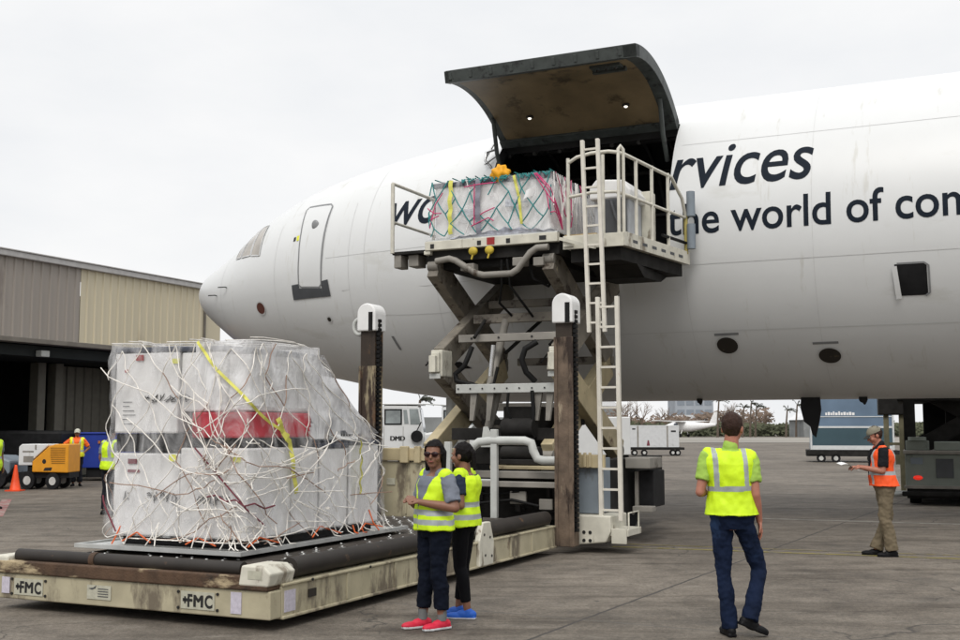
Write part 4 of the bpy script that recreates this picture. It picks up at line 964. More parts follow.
def hull1(a, z, off=0.):
    """outside of the load: a in 0..4 round the four sides from the front left corner; z is a height"""
    x0, x1, y0 = -8.60 - off, -6.83 + off, 9.20 - off
    yb = 11.90 if z < 1.58 else (11.75 - (z - 1.58) * 1.42)
    if z > 2.56: yb = 10.52
    yb = max(yb, 10.53) + off
    i = int(a) % 4; f = a - int(a)
    c = [(x0, y0), (x1, y0), (x1, yb), (x0, yb)]
    p, q = c[i], c[(i + 1) % 4]
    x, y = p[0] + (q[0] - p[0]) * f, p[1] + (q[1] - p[1]) * f
    # rounded corners
    cx, cy = (x0 + x1) / 2, (y0 + yb) / 2
    rr = .10
    dx = max(0, abs(x - cx) - ((x1 - x0) / 2 - rr)); dy = max(0, abs(y - cy) - ((yb - y0) / 2 - rr))
    if dx > 0 and dy > 0:
        l = sqrt(dx * dx + dy * dy); sc = min(1, rr / l)
        x = cx + math.copysign((x1 - x0) / 2 - rr + dx * sc, x - cx); y = cy + math.copysign((yb - y0) / 2 - rr + dy * sc, y - cy)
    return Vector((x, y, z))
def film_shell(hull, z0, z1, na, nz, amp, seed, top=True, flare=0.):
    k = MB()
    def fn(u_, v_):
        z = z0 + (z1 - z0) * v_
        n = mnoise.fractal(Vector((u_ * 9 + seed, v_ * 5, seed * 2.1)), 1.0, 2.1, 4) * amp
        fold = amp * .8 * sin(u_ * 46 + 6 * v_ + 2 * sin(v_ * 7)) * mnoise.noise(Vector((u_ * 5, v_ * 4, seed)))
        p = hull(u_ * 4 * .99999, z, .012 + n + fold + flare * (1 - v_) ** 3)
        return p + Vector((0, 0, n * .5))
    k.grid(fn, na, nz)
    if top:
        yb = 10.55
        k.grid(lambda a, c: Vector((-8.62 + a * 1.81, 9.18 + c * (10.54 - 9.18), 2.575 + .03 * mnoise.noise(Vector((a * 5, c * 5, seed))) )), 14, 10)
    return k
sh = film_shell(hull1, .60, 2.57, 170, 48, .024, 3.3, flare=.04)
for i_, f_ in enumerate(sh.f):
    c_ = sum((Vector(sh.v[q]) for q in f_), Vector()) / len(f_); w_ = .12 * mnoise.noise(c_ * 3)
    if c_.z > 1.62 + w_ and c_.z < 2.56 and (c_.y > 10.3 + w_ or (c_.x > -7.45 + w_ + .25 * (2.5 - c_.z) and c_.z > 1.9 + w_)): sh.m[i_] = 1
sh.build('stretch_wrap', [M['film'], M['film2']], lo1)
# the diagonal sheet of film between the tall cartons and the low ones
k = MB(); k.grid(lambda a, c: Vector((-8.55 + 1.72 * a, 10.56 + 1.22 * c + .03 * sin(a * 9), 2.50 - .86 * c - .10 * sin(pi * c) + .03 * mnoise.noise(Vector((a * 6, c * 6, 2))))), 20, 20)
k.build('wrap_flap', M['film2'], lo1)
# net
def net(hull, zs0, zs1, nets, parent, seed):
    rg = random.Random(seed)
    for m, r, strands in nets:
        k = MB()
        for pts in strands: net_tube(k, pts, r)
        k.build('net_rope', M[m], parent, kind=None)
rg = random.Random(21)
offw, soil, orng, maro = [], [], [], []
NZ, per = 7, 20
knot = {}
for i in range(per + 1):
    for j in range(NZ + 1):
        a = (i + (.5 if j % 2 else 0)) / per * 4 + rg.uniform(-.04, .04); z = .56 + j * .285 + rg.uniform(-.045, .045) - (.03 if j else 0)
        knot[i, j] = (a % 4, min(z, 2.56))
def run(k0, k1, sag, n=6):
    (a0, z0), (a1, z1) = k0, k1
    if a1 - a0 > 2: a1 -= 4
    if a0 - a1 > 2: a1 += 4
    w = rg.uniform(-.008, .008)
    return [hull1((a0 + (a1 - a0) * t + w * sin(pi * t)) % 4, z0 + (z1 - z0) * t - sag * sin(pi * t), .035 + .012 * sin(pi * t * 2)) for t in (q / n for q in range(n + 1))]
for j in range(NZ):
    for i in range(per):
        for di in ((0, 1) if j % 2 else (0, -1)):
            if rg.random() < .04: continue
            k1 = knot[(i + di) % per, j + 1]
            p = run(knot[i, j], k1, rg.uniform(-.005, .022))
            (soil if rg.random() < .13 else offw).append(p)
for i in range(14):         # ropes over the top
    x = -8.55 + i * .13; y0 = 9.17
    offw.append([(x + rg.uniform(-.03, .03) + .12 * sin(t * 3 + i), y0 + t * 1.38, 2.585 + .02 * sin(t * 5 + i)) for t in (q / 8 for q in range(9))])
for i in range(24):         # down to the sheet edge, orange hook ropes
    a = rg.uniform(0, 2.1); z = rg.uniform(.56, .8)
    p0 = hull1(a, z, .04); p1 = hull1(a + rg.uniform(-.06, .06), .52, .13)
    (orng if rg.random() < .25 else offw).append([p0, (p0 + p1) / 2 + Vector((0, -.015, -.03)), p1])
for i in range(5):
    a = .25 + i * .37 + rg.uniform(-.05, .05); p0 = hull1(a, .55, .1); p1 = hull1(a + .07, .64 + rg.uniform(-.03, .04), .06); p2 = hull1(a + rg.uniform(.12, .2), .55, .1); orng.append([p0, (p0 + p1) / 2, p1, (p1 + p2) / 2, p2])
for i in range(44):         # loose tangle low on the front right
    a, z = rg.gauss(.80, .16), rg.gauss(1.15, .22); a = max(.35, min(1.6, a)); z = max(.65, min(1.65, z)); pts = []; da, dz = rg.uniform(-.045, .045), rg.uniform(-.07, .02)
    for t in range(11):
        pts.append(hull1(a, max(.58, z), .03 + rg.uniform(0, .07))); a += da; z += dz; da += rg.uniform(-.04, .04); dz += rg.uniform(-.06, .055)
    (soil if rg.random() < .22 else offw).append(pts)
for i in range(34):         # and along the right side
    a, z = rg.uniform(1.05, 1.9), rg.uniform(.7, 1.6); pts = []; da, dz = rg.uniform(-.06, .06), rg.uniform(-.1, .03)
    for t in range(7):
        pts.append(hull1(a, max(.55, z), .04 + rg.uniform(0, .07))); a = min(1.98, max(1.0, a + da)); z += dz
    (soil if rg.random() < .15 else offw).append(pts)
for i in range(5):         # hanging from the top front edge
    a = rg.uniform(.02, 1.3); z = 2.55; pts = []
    for t in range(7): pts.append(hull1(a, z, .04)); a += rg.uniform(-.05, .07); z -= rg.uniform(.06, .2)
    offw.append(pts)
maro.append([hull1(.66 + t * .05, 1.5 - t * .085, .05) for t in range(10)]); maro.append([hull1(.75 + t * .06, 1.02 - t * .02 + .04 * (t % 2), .06) for t in range(8)])
maro.append([hull1(.01 + t * .02, 1.0 - t * .06, .05) for t in range(7)])
k = MB()
for i_, (st_l, r) in enumerate(((offw, .0058), (soil, .0055), (orng, .008), (maro, .009))):
    k.mi(i_)
    for p in st_l: net_tube(k, p, r)
k.build('cargo_net', [M['net'], M['netrust'], M['netorange'], M['netmaroon']], lo1)
def strap(hull, pts, w, m, parent, off=.045):
    P = []
    for (a0, z0), (a1, z1) in zip(pts[:-1], pts[1:]): P += [(a0 + (a1 - a0) * t / 10, z0 + (z1 - z0) * t / 10) for t in range(10)]
    P.append(pts[-1]); V = [hull(a, z, off + .01 * sin(i * 1.1)) for i, (a, z) in enumerate(P)]
    k = MB(); vs = []
    for i, p in enumerate(V):
        d = (V[min(i + 1, len(V) - 1)] - V[max(i - 1, 0)]).normalized(); c = Vector((-7.75, 10.2, p.z)); n = (p - c); n.z = 0; n.normalize(); t = d.cross(n).normalized() * w / 2
        vs += [p - t, p + t]
    k.add(vs, [(2 * i, 2 * i + 1, 2 * i + 3, 2 * i + 2) for i in range(len(V) - 1)]); return k.build('strap', M[m], parent)
strap(hull1, [(.66, 2.57), (.78, 2.3), (.95, 2.05), (1.12, 1.80), (1.28, 1.62)], .03, 'strapyellow', lo1)
strap(hull1, [(1.22, 1.80), (1.27, 1.5), (1.31, 1.02)], .055, 'strapyellow', lo1)
strap(hull1, [(1.77, 1.56), (1.78, 1.25), (1.77, .95)], .055, 'strapyellow', lo1)

# ------------------------------------------------------------------ netted cargo up on the bridge
lo2 = thing('cargo_pallet', 'low white load in teal and pink netting on the raised bridge', 'cargo pallet', (-7.75, 18.2, 4.88), A, 'netted cargo loads')
b = MB(); b.box(-8.97, -6.56, 17.04, 20.0, 4.875, 4.895); b.build('pallet_sheet', M['sheet'], lo2)
b = MB(); b.box(-8.84, -6.72, 17.12, 19.6, 4.897, 5.86); bx2 = b.build('carton', M['carton'], lo2, bevel=.04)
k = MB(); k.box(-8.87, -6.70, 17.09, 19.63, 5.80, 5.885); k.build('lid', M['navyrim'], bx2, bevel=.02)
def hull2(a, z, off=0.):
    x0, x1, y0, yb = -8.87 - off, -6.69 + off, 17.08 - off, 19.65 + off
    bul = .03 * sin(pi * min(1, max(0, (z - 4.9) / 1)))
    x0 -= bul; x1 += bul; y0 -= bul
    i = int(a) % 4; f = a - int(a); c = [(x0, y0), (x1, y0), (x1, yb), (x0, yb)]; p, q = c[i], c[(i + 1) % 4]
    return Vector((p[0] + (q[0] - p[0]) * f, p[1] + (q[1] - p[1]) * f, z))
film_shell(hull2, 4.91, 5.90, 120, 24, .022, 8.1, top=False, flare=.03).build('stretch_wrap', M['film'], lo2)
k = MB(); k.grid(lambda a, c: Vector((-8.9 + a * 2.22, 17.06 + c * 2.6, 5.90 + .035 * mnoise.noise(Vector((a * 6, c * 6, 1))))), 16, 16); k.build('stretch_wrap', M['film'], lo2)
rg = random.Random(5)
teal, pink, whit = [], [], []
kn2 = {(i, j): (min(.99, max(.01, (i + (.5 if j % 2 else 0)) / 7 + rg.uniform(-.025, .025))), (5.9, 5.62, 5.36, 5.12, 4.95)[j] + rg.uniform(-.05, .05) * (0 < j < 4)) for i in range(-1, 9) for j in range(5)}
for j in range(4):
    for i in range(0, 8):
        for di in ((0, 1) if j % 2 else (-1, 0)):
            if rg.random() < (.35 if j < 2 else .12): continue
            (a0, z0), (a1, z1) = kn2[i, j], kn2[i + di, j + 1]
            if abs(a1 - a0) < .01 and a0 > .98: continue
            (whit if rg.random() < .12 else teal).append([hull2(a0 + (a1 - a0) * t, z0 + (z1 - z0) * t - .02 * sin(pi * t), .03) for t in (0, .25, .5, .75, 1)])
for i in range(34):                                   # loops along the top edge
    a = rg.uniform(0, .96); teal.append([hull2(a, 5.9, .02), hull2(a + .02, 5.84 + rg.uniform(-.05, .05), .05), hull2(min(.999, a + rg.uniform(.02, .07)), 5.90, .03)])
for i in range(9):
    x = -8.8 + i * .25; teal.append([(x + .1 * sin(t * 3 + i), 17.05 + t * 2.6, 5.935) for t in (q / 6 for q in range(7))])
pink += [[hull2(.30, 5.76, .04), hull2(.42, 5.78, .05), hull2(.56, 5.79, .04)], [hull2(.38, 5.2, .04), hull2(.47, 5.3, .04), hull2(.55, 5.36, .04)], [hull2(.36, 5.08, .04), hull2(.5, 5.2, .04), hull2(.54, 5.14, .04)],
         [hull2(.0, 5.45, .03), hull2(.06, 5.35, .04), hull2(.12, 5.34, .04)], [hull2(.02, 5.25, .03), hull2(.1, 5.3, .04)], [hull2(.01, 5.1, .03), hull2(.07, 5.5, .04), hull2(.12, 5.7, .03)]]
pink += [[hull2(.385, 5.8, .045), hull2(.39, 5.4, .05), hull2(.385, 5.1, .045)]]
for o_ in (0, .03, .05): pink.append([hull2(.86 + o_ * .4, 5.88, .05), hull2(.93 + o_, 5.6, .05), hull2(1.0 + o_, 5.36, .05), hull2(1.08 + o_, 5.15, .06), hull2(1.16, 4.98, .06)])
pink += [[hull2(.98, 5.2, .05), hull2(1.02, 5.22, .05), hull2(1.1, 5.2, .05)], [hull2(.95, 5.55, .04), hull2(.97, 5.25, .05)]]
for i in range(26):
    a = rg.uniform(1.0, 1.55); z = 5.9; pts = []; da = rg.uniform(-.02, .06)
    for t in range(6): pts.append(hull2(min(1.9, max(1.0, a)), max(4.95, z), .03 + rg.uniform(0, .03))); a += da; z -= rg.uniform(.05, .25)
    (pink if i % 6 == 0 else whit).append(pts)
k = MB()
for i_, (S_, r) in enumerate(((teal, .0105), (pink, .010), (whit, .0085))):
    k.mi(i_)
    for p in S_: net_tube(k, p, r)
k.build('cargo_net', [M['netteal'], M['netpink'], M['netwhite']], lo2)
strap(hull2, [(.19, 5.9), (.195, 5.4), (.19, 4.97)], .075, 'strapyellow', lo2)
strap(hull2, [(.415, 5.88), (.415, 5.4), (.42, 4.95)], .09, 'strapgrey', lo2)
strap(hull2, [(.70, 5.88), (.74, 5.5), (.76, 5.05)], .05, 'strapyellow', lo2)
for x, z, w, h in ((-8.35, 5.28, .34, .10), (-7.48, 5.36, .2, .12), (-7.3, 5.4, .22, .03)):
    q = MB(); q.add([(x, 17.035, z), (x + w, 17.035, z), (x + w, 17.035, z + h), (x, 17.035, z + h)], [(0, 1, 2, 3)]); q.build('carton_label', mat('label_grey', (.44, .46, .50), .6, var=.35, vs=18), lo2)
q = MB(); q.grid(lambda a, c: Vector((-7.14 + .16 * a + .05 * c, 17.0 - .03 * sin(a * 4), 5.45 + .14 * c + .05 * a)), 4, 4); q.build('loose_paper', M['paper'], lo2)
q = MB(); rg = random.Random(2)
def crumple(a, c):
    t, p = pi * a, 2 * pi * c; v = Vector((sin(t) * cos(p) * .16, sin(t) * sin(p) * .13, cos(t) * .14)); return Vector((-7.62, 17.14, 5.96)) + v * (1 + .35 * mnoise.noise(v * 14))
q.grid(crumple, 18, 26); q.build('tarp_bundle', M['glove'], None, (-7.62, 17.14, 5.86), A, 0, 'crumpled orange tarpaulin bundle lying on top of the raised load', 'tarpaulin')
# rumpled sheet at the foot of the load
q = MB(); q.grid(lambda a, c: Vector((-8.5 + a * 1.9, 17.05 - .04 * c, 4.90 + .1 * c * (1 - abs(2 * a - 1.1)) + .035 * mnoise.noise(Vector((a * 14, c * 3, 3))) * c)), 40, 4); q.build('rumpled_sheet', mat('sheet_bluewhite', (.42, .44, .52), .5, var=.5, vs=9), lo2)

# ------------------------------------------------------------------ people: local frame faces -Y, the person's left is +X
def remeshed(mb, name, mats, parent, voxel, it=4, wr=None, classify=None, floor=None):
    o = mb.build(name, mats, parent)
    k = o.modifiers.new('r', 'REMESH'); k.mode = 'VOXEL'; k.voxel_size = voxel; k.use_smooth_shade = True
    k = o.modifiers.new('s', 'SMOOTH'); k.factor = .5; k.iterations = it
    bpy.context.view_layer.update(); bake(o); me = o.data
    if len(me.materials) < len(mats):
        me.materials.clear()
        for m_ in mats: me.materials.append(m_)
    if wr or floor is not None:
        nn = [v.normal.copy() for v in me.vertices]
        for v, n in zip(me.vertices, nn):
            if wr:
                amp, f, sz = wr; c = v.co; q = mnoise.noise(Vector((c.x * f + 3, c.y * f, c.z * f * sz))) + .5 * mnoise.noise(Vector((c.x * f * 2.3, c.y * f * 2.3 + 5, c.z * f * sz * 2.6)))
                v.co += n * q * amp
            if floor is not None and v.co.z < floor: v.co.z = floor
    for p in me.polygons:
        p.use_smooth = True
        p.material_index = classify(p.center, p.normal) if classify else 0
    me.update(); return o
def hand(mb, wr, d, n, side, curl, sc=1.):
    """palm and five fingers from the wrist: d along the hand, n out of the palm, side = +1/-1 where the thumb is"""
    wr, d, n = Vector(wr), Vector(d).normalized(), Vector(n); n = (n - d * n.dot(d)).normalized(); s = d.cross(n) * side
    for t in (-.024, -.008, .008, .024): mb.cap_seg(wr + d * .012 * sc + s * t * .7 * sc, wr + d * .082 * sc + s * t * 1.1 * sc, .015 * sc, .0125 * sc, 10)
    for t, L_ in ((.033, .066), (.011, .076), (-.011, .071), (-.033, .055)):
        p = wr + d * .085 * sc + s * t * sc; dd = (d * cos(curl) + n * sin(curl) + s * t * 1.2).normalized(); q = p + dd * L_ * .5 * sc
        c2 = curl * 2.1; d2 = (d * cos(c2) + n * sin(c2) + s * t * 1.2).normalized(); mb.cap_seg(p, q, .0092 * sc, .0085 * sc, 9); mb.cap_seg(q, q + d2 * L_ * .5 * sc, .0085 * sc, .0068 * sc, 9)
    p = wr + d * .022 * sc + s * .026 * sc; q = p + (d * .62 + s * .62 + n * .3) * .045 * sc
    mb.cap_seg(p, q, .013 * sc, .0105 * sc, 9); mb.cap_seg(q, q + (d * .85 + s * .2 + n * .35) * .036 * sc, .0105 * sc, .008 * sc, 9)
def person(label, loc, yaw, J, W, near=True, group='ground crew on the apron'):
    t = thing('person', label, 'person', (0, 0, 0), 0, group); t.location = loc; t.rotation_euler = (0, 0, radians(yaw))
    V = lambda k: Vector(J[k])
    vx = .0068 if near else .013
    bw, bd = W.get('build', (1., 1.))
    pel, che, nk, hd = V('pelvis'), V('chest'), V('neck'), V('head')
    def torso(inf, z_lo=None, top=True, flare=0., fmax=1.25):
        lean = lambda f: pel.lerp(che, f)
        ty = J.get('twist', 0.)
        H_ = che.z - pel.z
        R_ = []
        for f, a, b_ in ((-.34, .125, .095), (-.18, .160, .112), (0., .172, .120), (.22, .158, .108), (.42, .143, .100), (.62, .150, .108), (.82, .166, .118), (1.0, .172, .118), (1.13, .165, .102), (1.22, .128, .085), (1.28, .08, .07)):
            z = pel.z + H_ * f
            if z_lo is not None and z < z_lo - .001: continue
            if f > fmax and not top: continue
            c = lean(f); c.z = z
            a = a * bw * W.get('shoulder', 1.) if f > .7 else a * bw * (W.get('hips', 1.) if f < .3 else 1)
            bl = W.get('belly', 0.) * max(0, 1 - abs(f - .35) / .45)
            fl = flare * max(0, 1 - abs(z - (z_lo or 0)) / .35) if z_lo is not None else 0
            R_.append((c + Vector((0, -bl * .5, 0)), a + inf + fl, b_ * bd + inf + bl * .5 + fl, radians(ty) * max(0, min(1, f))))
        if z_lo is not None:
            c, a, b_, y_ = R_[0]; f0 = (z_lo - pel.z) / H_; c2 = lean(f0) + Vector((0, -W.get('belly', 0.) * .5 * max(0, 1 - abs(f0 - .35) / .45), 0)); c2.z = z_lo
            R_.insert(0, (c2, a + .004 + flare * .5, b_ + .004 + flare * .5, y_))
        return R_
    # body: one continuous surface
    b = MB(); b.loft(torso(0), 28)
    b.cap_seg(nk + Vector((0, .01, -.06)), nk.lerp(hd, .55) + Vector((0, .006, 0)), .060 * W.get('neckw', 1), .052 * W.get('neckw', 1))
    HR = Matrix.Rotation(radians(J.get('head_yaw', 0)), 3, 'Z') @ Matrix.Rotation(radians(J.get('head_pitch', 0)), 3, 'X')
    hs = W.get('headsize', 1.)
    hp_ = lambda x, y, z: hd + HR @ (Vector((x, y, z)) * hs)
    hb = lambda mb, x, y, z, r: mb.ball(hp_(x, y, z), tuple(q * hs for q in r), 18, 12, HR)
    hb(b, 0, .008, .022, (.074, .093, .096)); hb(b, 0, -.022, -.035, (.062, .066, .075)); hb(b, 0, -.05, -.088, (.034, .032, .026)); hb(b, 0, -.062, .012, (.056, .028, .03))
    for s_ in (-1, 1): hb(b, s_ * .042, -.058, -.03, (.026, .028, .028)); hb(b, s_ * .076, .012, -.012, (.011, .02, .031)); hb(b, s_ * .03, -.086, .018, (.024, .012, .008))
    b.cap_seg(hp_(0, -.088, .012), hp_(0, -.108, -.026), .009 * hs, .0145 * hs, 10); hb(b, 0, -.092, -.058, (.024, .012, .011))
    for s_ in ('L', 'R'):
        aw = W.get('arm', 1.)
        b.cap_seg(V('sh' + s_) , V('el' + s_), .050 * aw, .039 * aw); b.cap_seg(V('el' + s_), V('el' + s_).lerp(V('wr' + s_), .35), .039 * aw, .040 * aw); b.cap_seg(V('el' + s_).lerp(V('wr' + s_), .35), V('wr' + s_), .040 * aw, .026 * aw)
        lw = W.get('leg', 1.)
        b.cap_seg(V('hip' + s_), V('kn' + s_), .082 * lw, .054 * lw); k1 = V('kn' + s_).lerp(V('an' + s_), .3) + Vector((0, .012, 0)); b.cap_seg(V('kn' + s_), k1, .052 * lw, .055 * lw); b.cap_seg(k1, V('an' + s_), .054 * lw, .036 * lw)
        fd = Vector(J['toe' + s_]).normalized(); an = V('an' + s_); b.cap_seg(an + Vector((0, 0, -.03)), an + fd * .10 + Vector((0, 0, -.055)), .026, .016)
        hdv, hn, cu = J['hand' + s_]
        hand(b, V('wr' + s_), hdv, hn, J.get('thumb' + s_, 1), cu, W.get('handsize', 1.))
    remeshed(b, 'body', [W['skin']], t, vx, 3)
    # trousers
    b = MB(); b.loft([r for r in torso(.012) if r[0].z < pel.z + .10], 28)
    for s_ in ('L', 'R'):
        li = W.get('trouser', .016); h_, k_, a_ = V('hip' + s_), V('kn' + s_), V('an' + s_)
        e = W.get('legend', .02); a2 = a_ + (k_ - a_).normalized() * e; lw = W.get('leg', 1.)
        b.cap_seg(h_ + Vector((0, 0, -.01)), k_, .088 * lw + li, .056 * lw + li); km = k_.lerp(a2, .35) + Vector((0, .01, 0))
        b.cap_seg(k_, km, .055 * lw + li, .056 * lw + li); b.tube([km, a2], [.056 * lw + li, W.get('cuff', .045) + li * .6], 16)
    remeshed(b, 'trousers', [W['trousers']], t, vx * 1.15, 3, W.get('wr_trouser', (.011, 14, .9)))
    # shirt
    zs = W.get('shirt_lo', pel.z + .02)
    b = MB(); b.loft(torso(.016, zs, W.get('collar', True)), 28)
    for s_ in ('L', 'R'):
        e = V('sh' + s_).lerp(V('el' + s_), W.get('sleeve', .72)); aw = W.get('arm', 1.)
        inn = V('sh' + s_).lerp(che + Vector((0, 0, .05)), .35); b.cap_seg(inn, V('sh' + s_), .066, .066 * aw); b.tube([V('sh' + s_), V('sh' + s_).lerp(e, .5), e], [.066 * aw, .067 * aw, .064 * aw], 18)
        if W.get('long'): b.cap_seg(V('el' + s_), V('wr' + s_), .058, .045)
    if W.get('collar', True): b.cap_seg(nk + Vector((0, .008, -.05)), nk + Vector((0, .012, .015)), .072, .066)
    remeshed(b, 'shirt', [W['shirt']], t, vx * 1.15, 3, (.009, 13, 1.1))
    # vest with tape bands
    if 'vest' in W:
        zl = W['vest_lo']
        b = MB(); b.loft(torso(.034, zl, False, W.get('flare', .012), 1.25 if W.get('vneck') else 1.4), 32)
        for s_ in ('L', 'R'):
            sh = V('sh' + s_); inn = sh.lerp(che + Vector((0, 0, .06)), .30); b.cap_seg(sh.lerp(inn, .3) + Vector((0, 0, .02)), inn.lerp(nk, .3) + Vector((0, 0, .0)), .066, .062)
        zv, sl, bands, verts_ = W.get('vneck', (9, 0)) + (W['bands'], W.get('verts', ()))
        ctr = lambda z: pel.lerp(che, (z - pel.z) / (che.z - pel.z))
        def cls(c, n):
            x = c.x - ctr(c.z).x
            if n.y < .1 and c.z > zv and abs(x) < (c.z - zv) * sl: return 2
            for z0, z1, tilt in bands:
                if z0 < c.z + x * tilt < z1: return 1
            for xv, w, zmin in verts_:
                if abs(abs(x) - xv) < w and c.z > zmin: return 1
            if abs(n.z) < .6 and c.z > zl + .012 and n.y < -.4 and abs(x) < .006 and zv < 5: return 2
            return 0
        remeshed(b, 'safety_vest', [W['vest'], M['tape'], W['shirt']], t, vx * .95, 3, (.011, 9, .7), cls)
    # shoes
    for s_ in ('L', 'R'):
        an = V('an' + s_); fd = Vector(J['toe' + s_]).normalized(); up = Vector((0, 0, 1)); sd = fd.cross(up).normalized(); up = sd.cross(fd).normalized()
        rot = Matrix((sd, fd, up)).transposed(); P = lambda x, y, z: an + sd * x + fd * y + up * z
        b = MB(); sw = W.get('shoew', 1.)
        b.ball(P(0, -.035, -.05), (.040 * sw, .052, .042), 14, 9, rot); b.ball(P(0, .03, -.055), (.043 * sw, .078, .046), 14, 9, rot); b.ball(P(0, .115, -.064), (.047 * sw, .085, .032), 14, 9, rot); b.cap_seg(P(0, -.005, -.055), P(0, -.012, -.028 + 1.1 * W.get('boot', 0)), .043, .040 if not W.get('boot') else .05)
        b.add([P(x * .045 * sw, y, z) for z in (-.092, -.07) for x, y in ((-.75, -.08), (.75, -.08), (.85, .03), (1.05, .12), (.55, .19), (-.55, .19), (-1.05, .12), (-.85, .03))], [tuple(reversed(range(8))), tuple(range(8, 16))] + [(i, (i + 1) % 8, 8 + (i + 1) % 8, 8 + i) for i in range(8)])
        tp = (P(0, 0, -.07))
        def cls2(c, n, tp=tp, up=up): return 1 if (c - tp).dot(up) < -.004 else 0
        remeshed(b, 'shoe', [W['shoe'], W.get('sole', W['shoe'])], t, vx, 2, None, cls2)
        if W.get('sock'):
            k = MB(); k.tube([an + Vector((0, 0, -.02)), an + Vector((0, 0, .07))], .041, 12); k.build('sock', M['sock'], t)
    # hair, eyes, mouth
    def hairball(cx, cy, cz, r, keep, amp=.006):
        k = MB(); k.ball((0, 0, 0), r, 40, 28)
        k.v = [tuple(Vector(p) * (1 + amp / .09 * mnoise.noise(Vector(p) * 42)) + Vector((cx, cy, cz))) for p in k.v]
        keepf = [i for i, f in enumerate(k.f) if all(keep(Vector(k.v[q])) for q in f)]
        k.f = [k.f[i] for i in keepf]; k.m = [0] * len(k.f); k.s = [True] * len(k.f); k.v = [tuple(hp_(*p)) for p in k.v]; return k
    if 'hair' in W:
        st = W.get('hairstyle', 'short'); big = 1.09 if st == 'long' else 1.0
        if st == 'short': kp = lambda p: not (p.y < -.030 and p.z < .062 - (p.y + .03) * .2) and not (p.z < -.02 and p.y < .02) and p.z > -.075
        else: kp = lambda p: not (p.y < -.02 and p.z < .068 and abs(p.x) < .066)
        k = hairball(0, .014, .026, (.081 * big, .099 * big, .101 * big), kp, .009)
        if st == 'long':
            for x, y, a_ in ((.055, .045, .04), (-.055, .045, .04), (0, .075, .045), (.03, .085, .04), (-.03, .085, .04), (.07, .02, .028)):
                k.cap_seg(hp_(x, y, .02), hp_(x * 1.12, y + .012, -.115), a_ * 1.12 * hs, a_ * .8 * hs)
        if st == 'tail':
            k.ball(hp_(0, .10, .03), .035 * hs, 12, 9); k.cap_seg(hp_(0, .115, .02), hp_(0, .13, -.12), .028, .016)
        k.build('hair', W['hair'], t)
    if W.get('face', True):
        for s_ in (-1, 1):
            k = MB(); k.ball(hp_(s_ * .031, -.079, .004), .0125 * hs, 10, 8); k.mi(1); k.ball(hp_(s_ * .031, -.0885, .004), .0055 * hs, 8, 6); k.build('eye', [M['eyewhite'], M['hose']], t)
        k = MB(); k.ball(hp_(0, -.097, -.058), (.021, .008, .007), 12, 7, HR); k.build('lips', M['lips'], t)
    if W.get('sunglasses'):
        k = MB()
        for s_ in (-1, 1): k.ball(hp_(s_ * .034, -.094, .006), (.031, .011, .022), 14, 9, HR); k.tube([hp_(s_ * .063, -.082, .010), hp_(s_ * .079, -.03, .012), hp_(s_ * .079, .015, .008)], .004, 6)
        k.tube([hp_(-.03, -.104, .012), hp_(.03, -.104, .012)], .004, 6); k.build('sunglasses', M['lens'], t)
    if 'cap' in W:
        k = hairball(0, .008, .036, (.086, .103, .092), lambda p: p.z > .034, .002); c_ = k.build('cap', W['cap'], t)
        k = MB(); k.grid(lambda a, c: hp_((a - .5) * .15, -.075 - c * .085 * (1 - (2 * a - 1) ** 2 * .55), .046 - .022 * c - .02 * (2 * a - 1) ** 2), 12, 6)
        n0 = len(k.v); k.grid(lambda a, c: hp_((a - .5) * .15, -.075 - c * .085 * (1 - (2 * a - 1) ** 2 * .55), .040 - .022 * c - .02 * (2 * a - 1) ** 2), 12, 6); k.build('peak', W.get('peak', W['cap']), c_)
    return t
DN = (0, 0, -1)
# man with his back to us, weight on his left leg, right heel lifted
person('man seen from behind in lime vest and jeans, one knee bent, heel lifted', (2.10, 9.52, 0), 176,
    dict(pelvis=(.01, 0, 1.0), chest=(.03, .0, 1.40), neck=(.015, .0, 1.53), head=(-.01, -.015, 1.70), head_yaw=-22, twist=4,
         shL=(.205, 0, 1.455), elL=(.275, .05, 1.17), wrL=(.20, -.18, 1.16), handL=((-.6, -.8, .1), (0, 0, -1), .5), thumbL=-1,
         shR=(-.155, 0, 1.44), elR=(-.175, .06, 1.15), wrR=(-.215, -.015, .93), handR=((-.12, -.15, -1), (.9, .1, 0), .25), thumbR=-1,
         hipL=(.095, 0, .93), knL=(.085, -.015, .50), anL=(.05, .015, .098), toeL=(.18, -1, 0),
         hipR=(-.08, 0, .93), knR=(-.215, -.10, .53), anR=(-.115, .06, .165), toeR=(-.85, -.30, -.38)),
    dict(skin=M['skinr'], build=(1.05, 1.05), shoulder=1.0, leg=.92, arm=1.0, trousers=M['jeans'], trouser=.012, cuff=.062, legend=-.035, shirt=M['shirtgreen'], sleeve=.66, vest=M['lime'], vest_lo=.985, flare=.006,
         bands=((1.18, 1.222, .02),), verts=((.122, .020, 1.19),), shoe=M['shoeblack'], boot=.03, hair=M['hairbrown'], hairstyle='short', neckw=1.12, headsize=1.07))
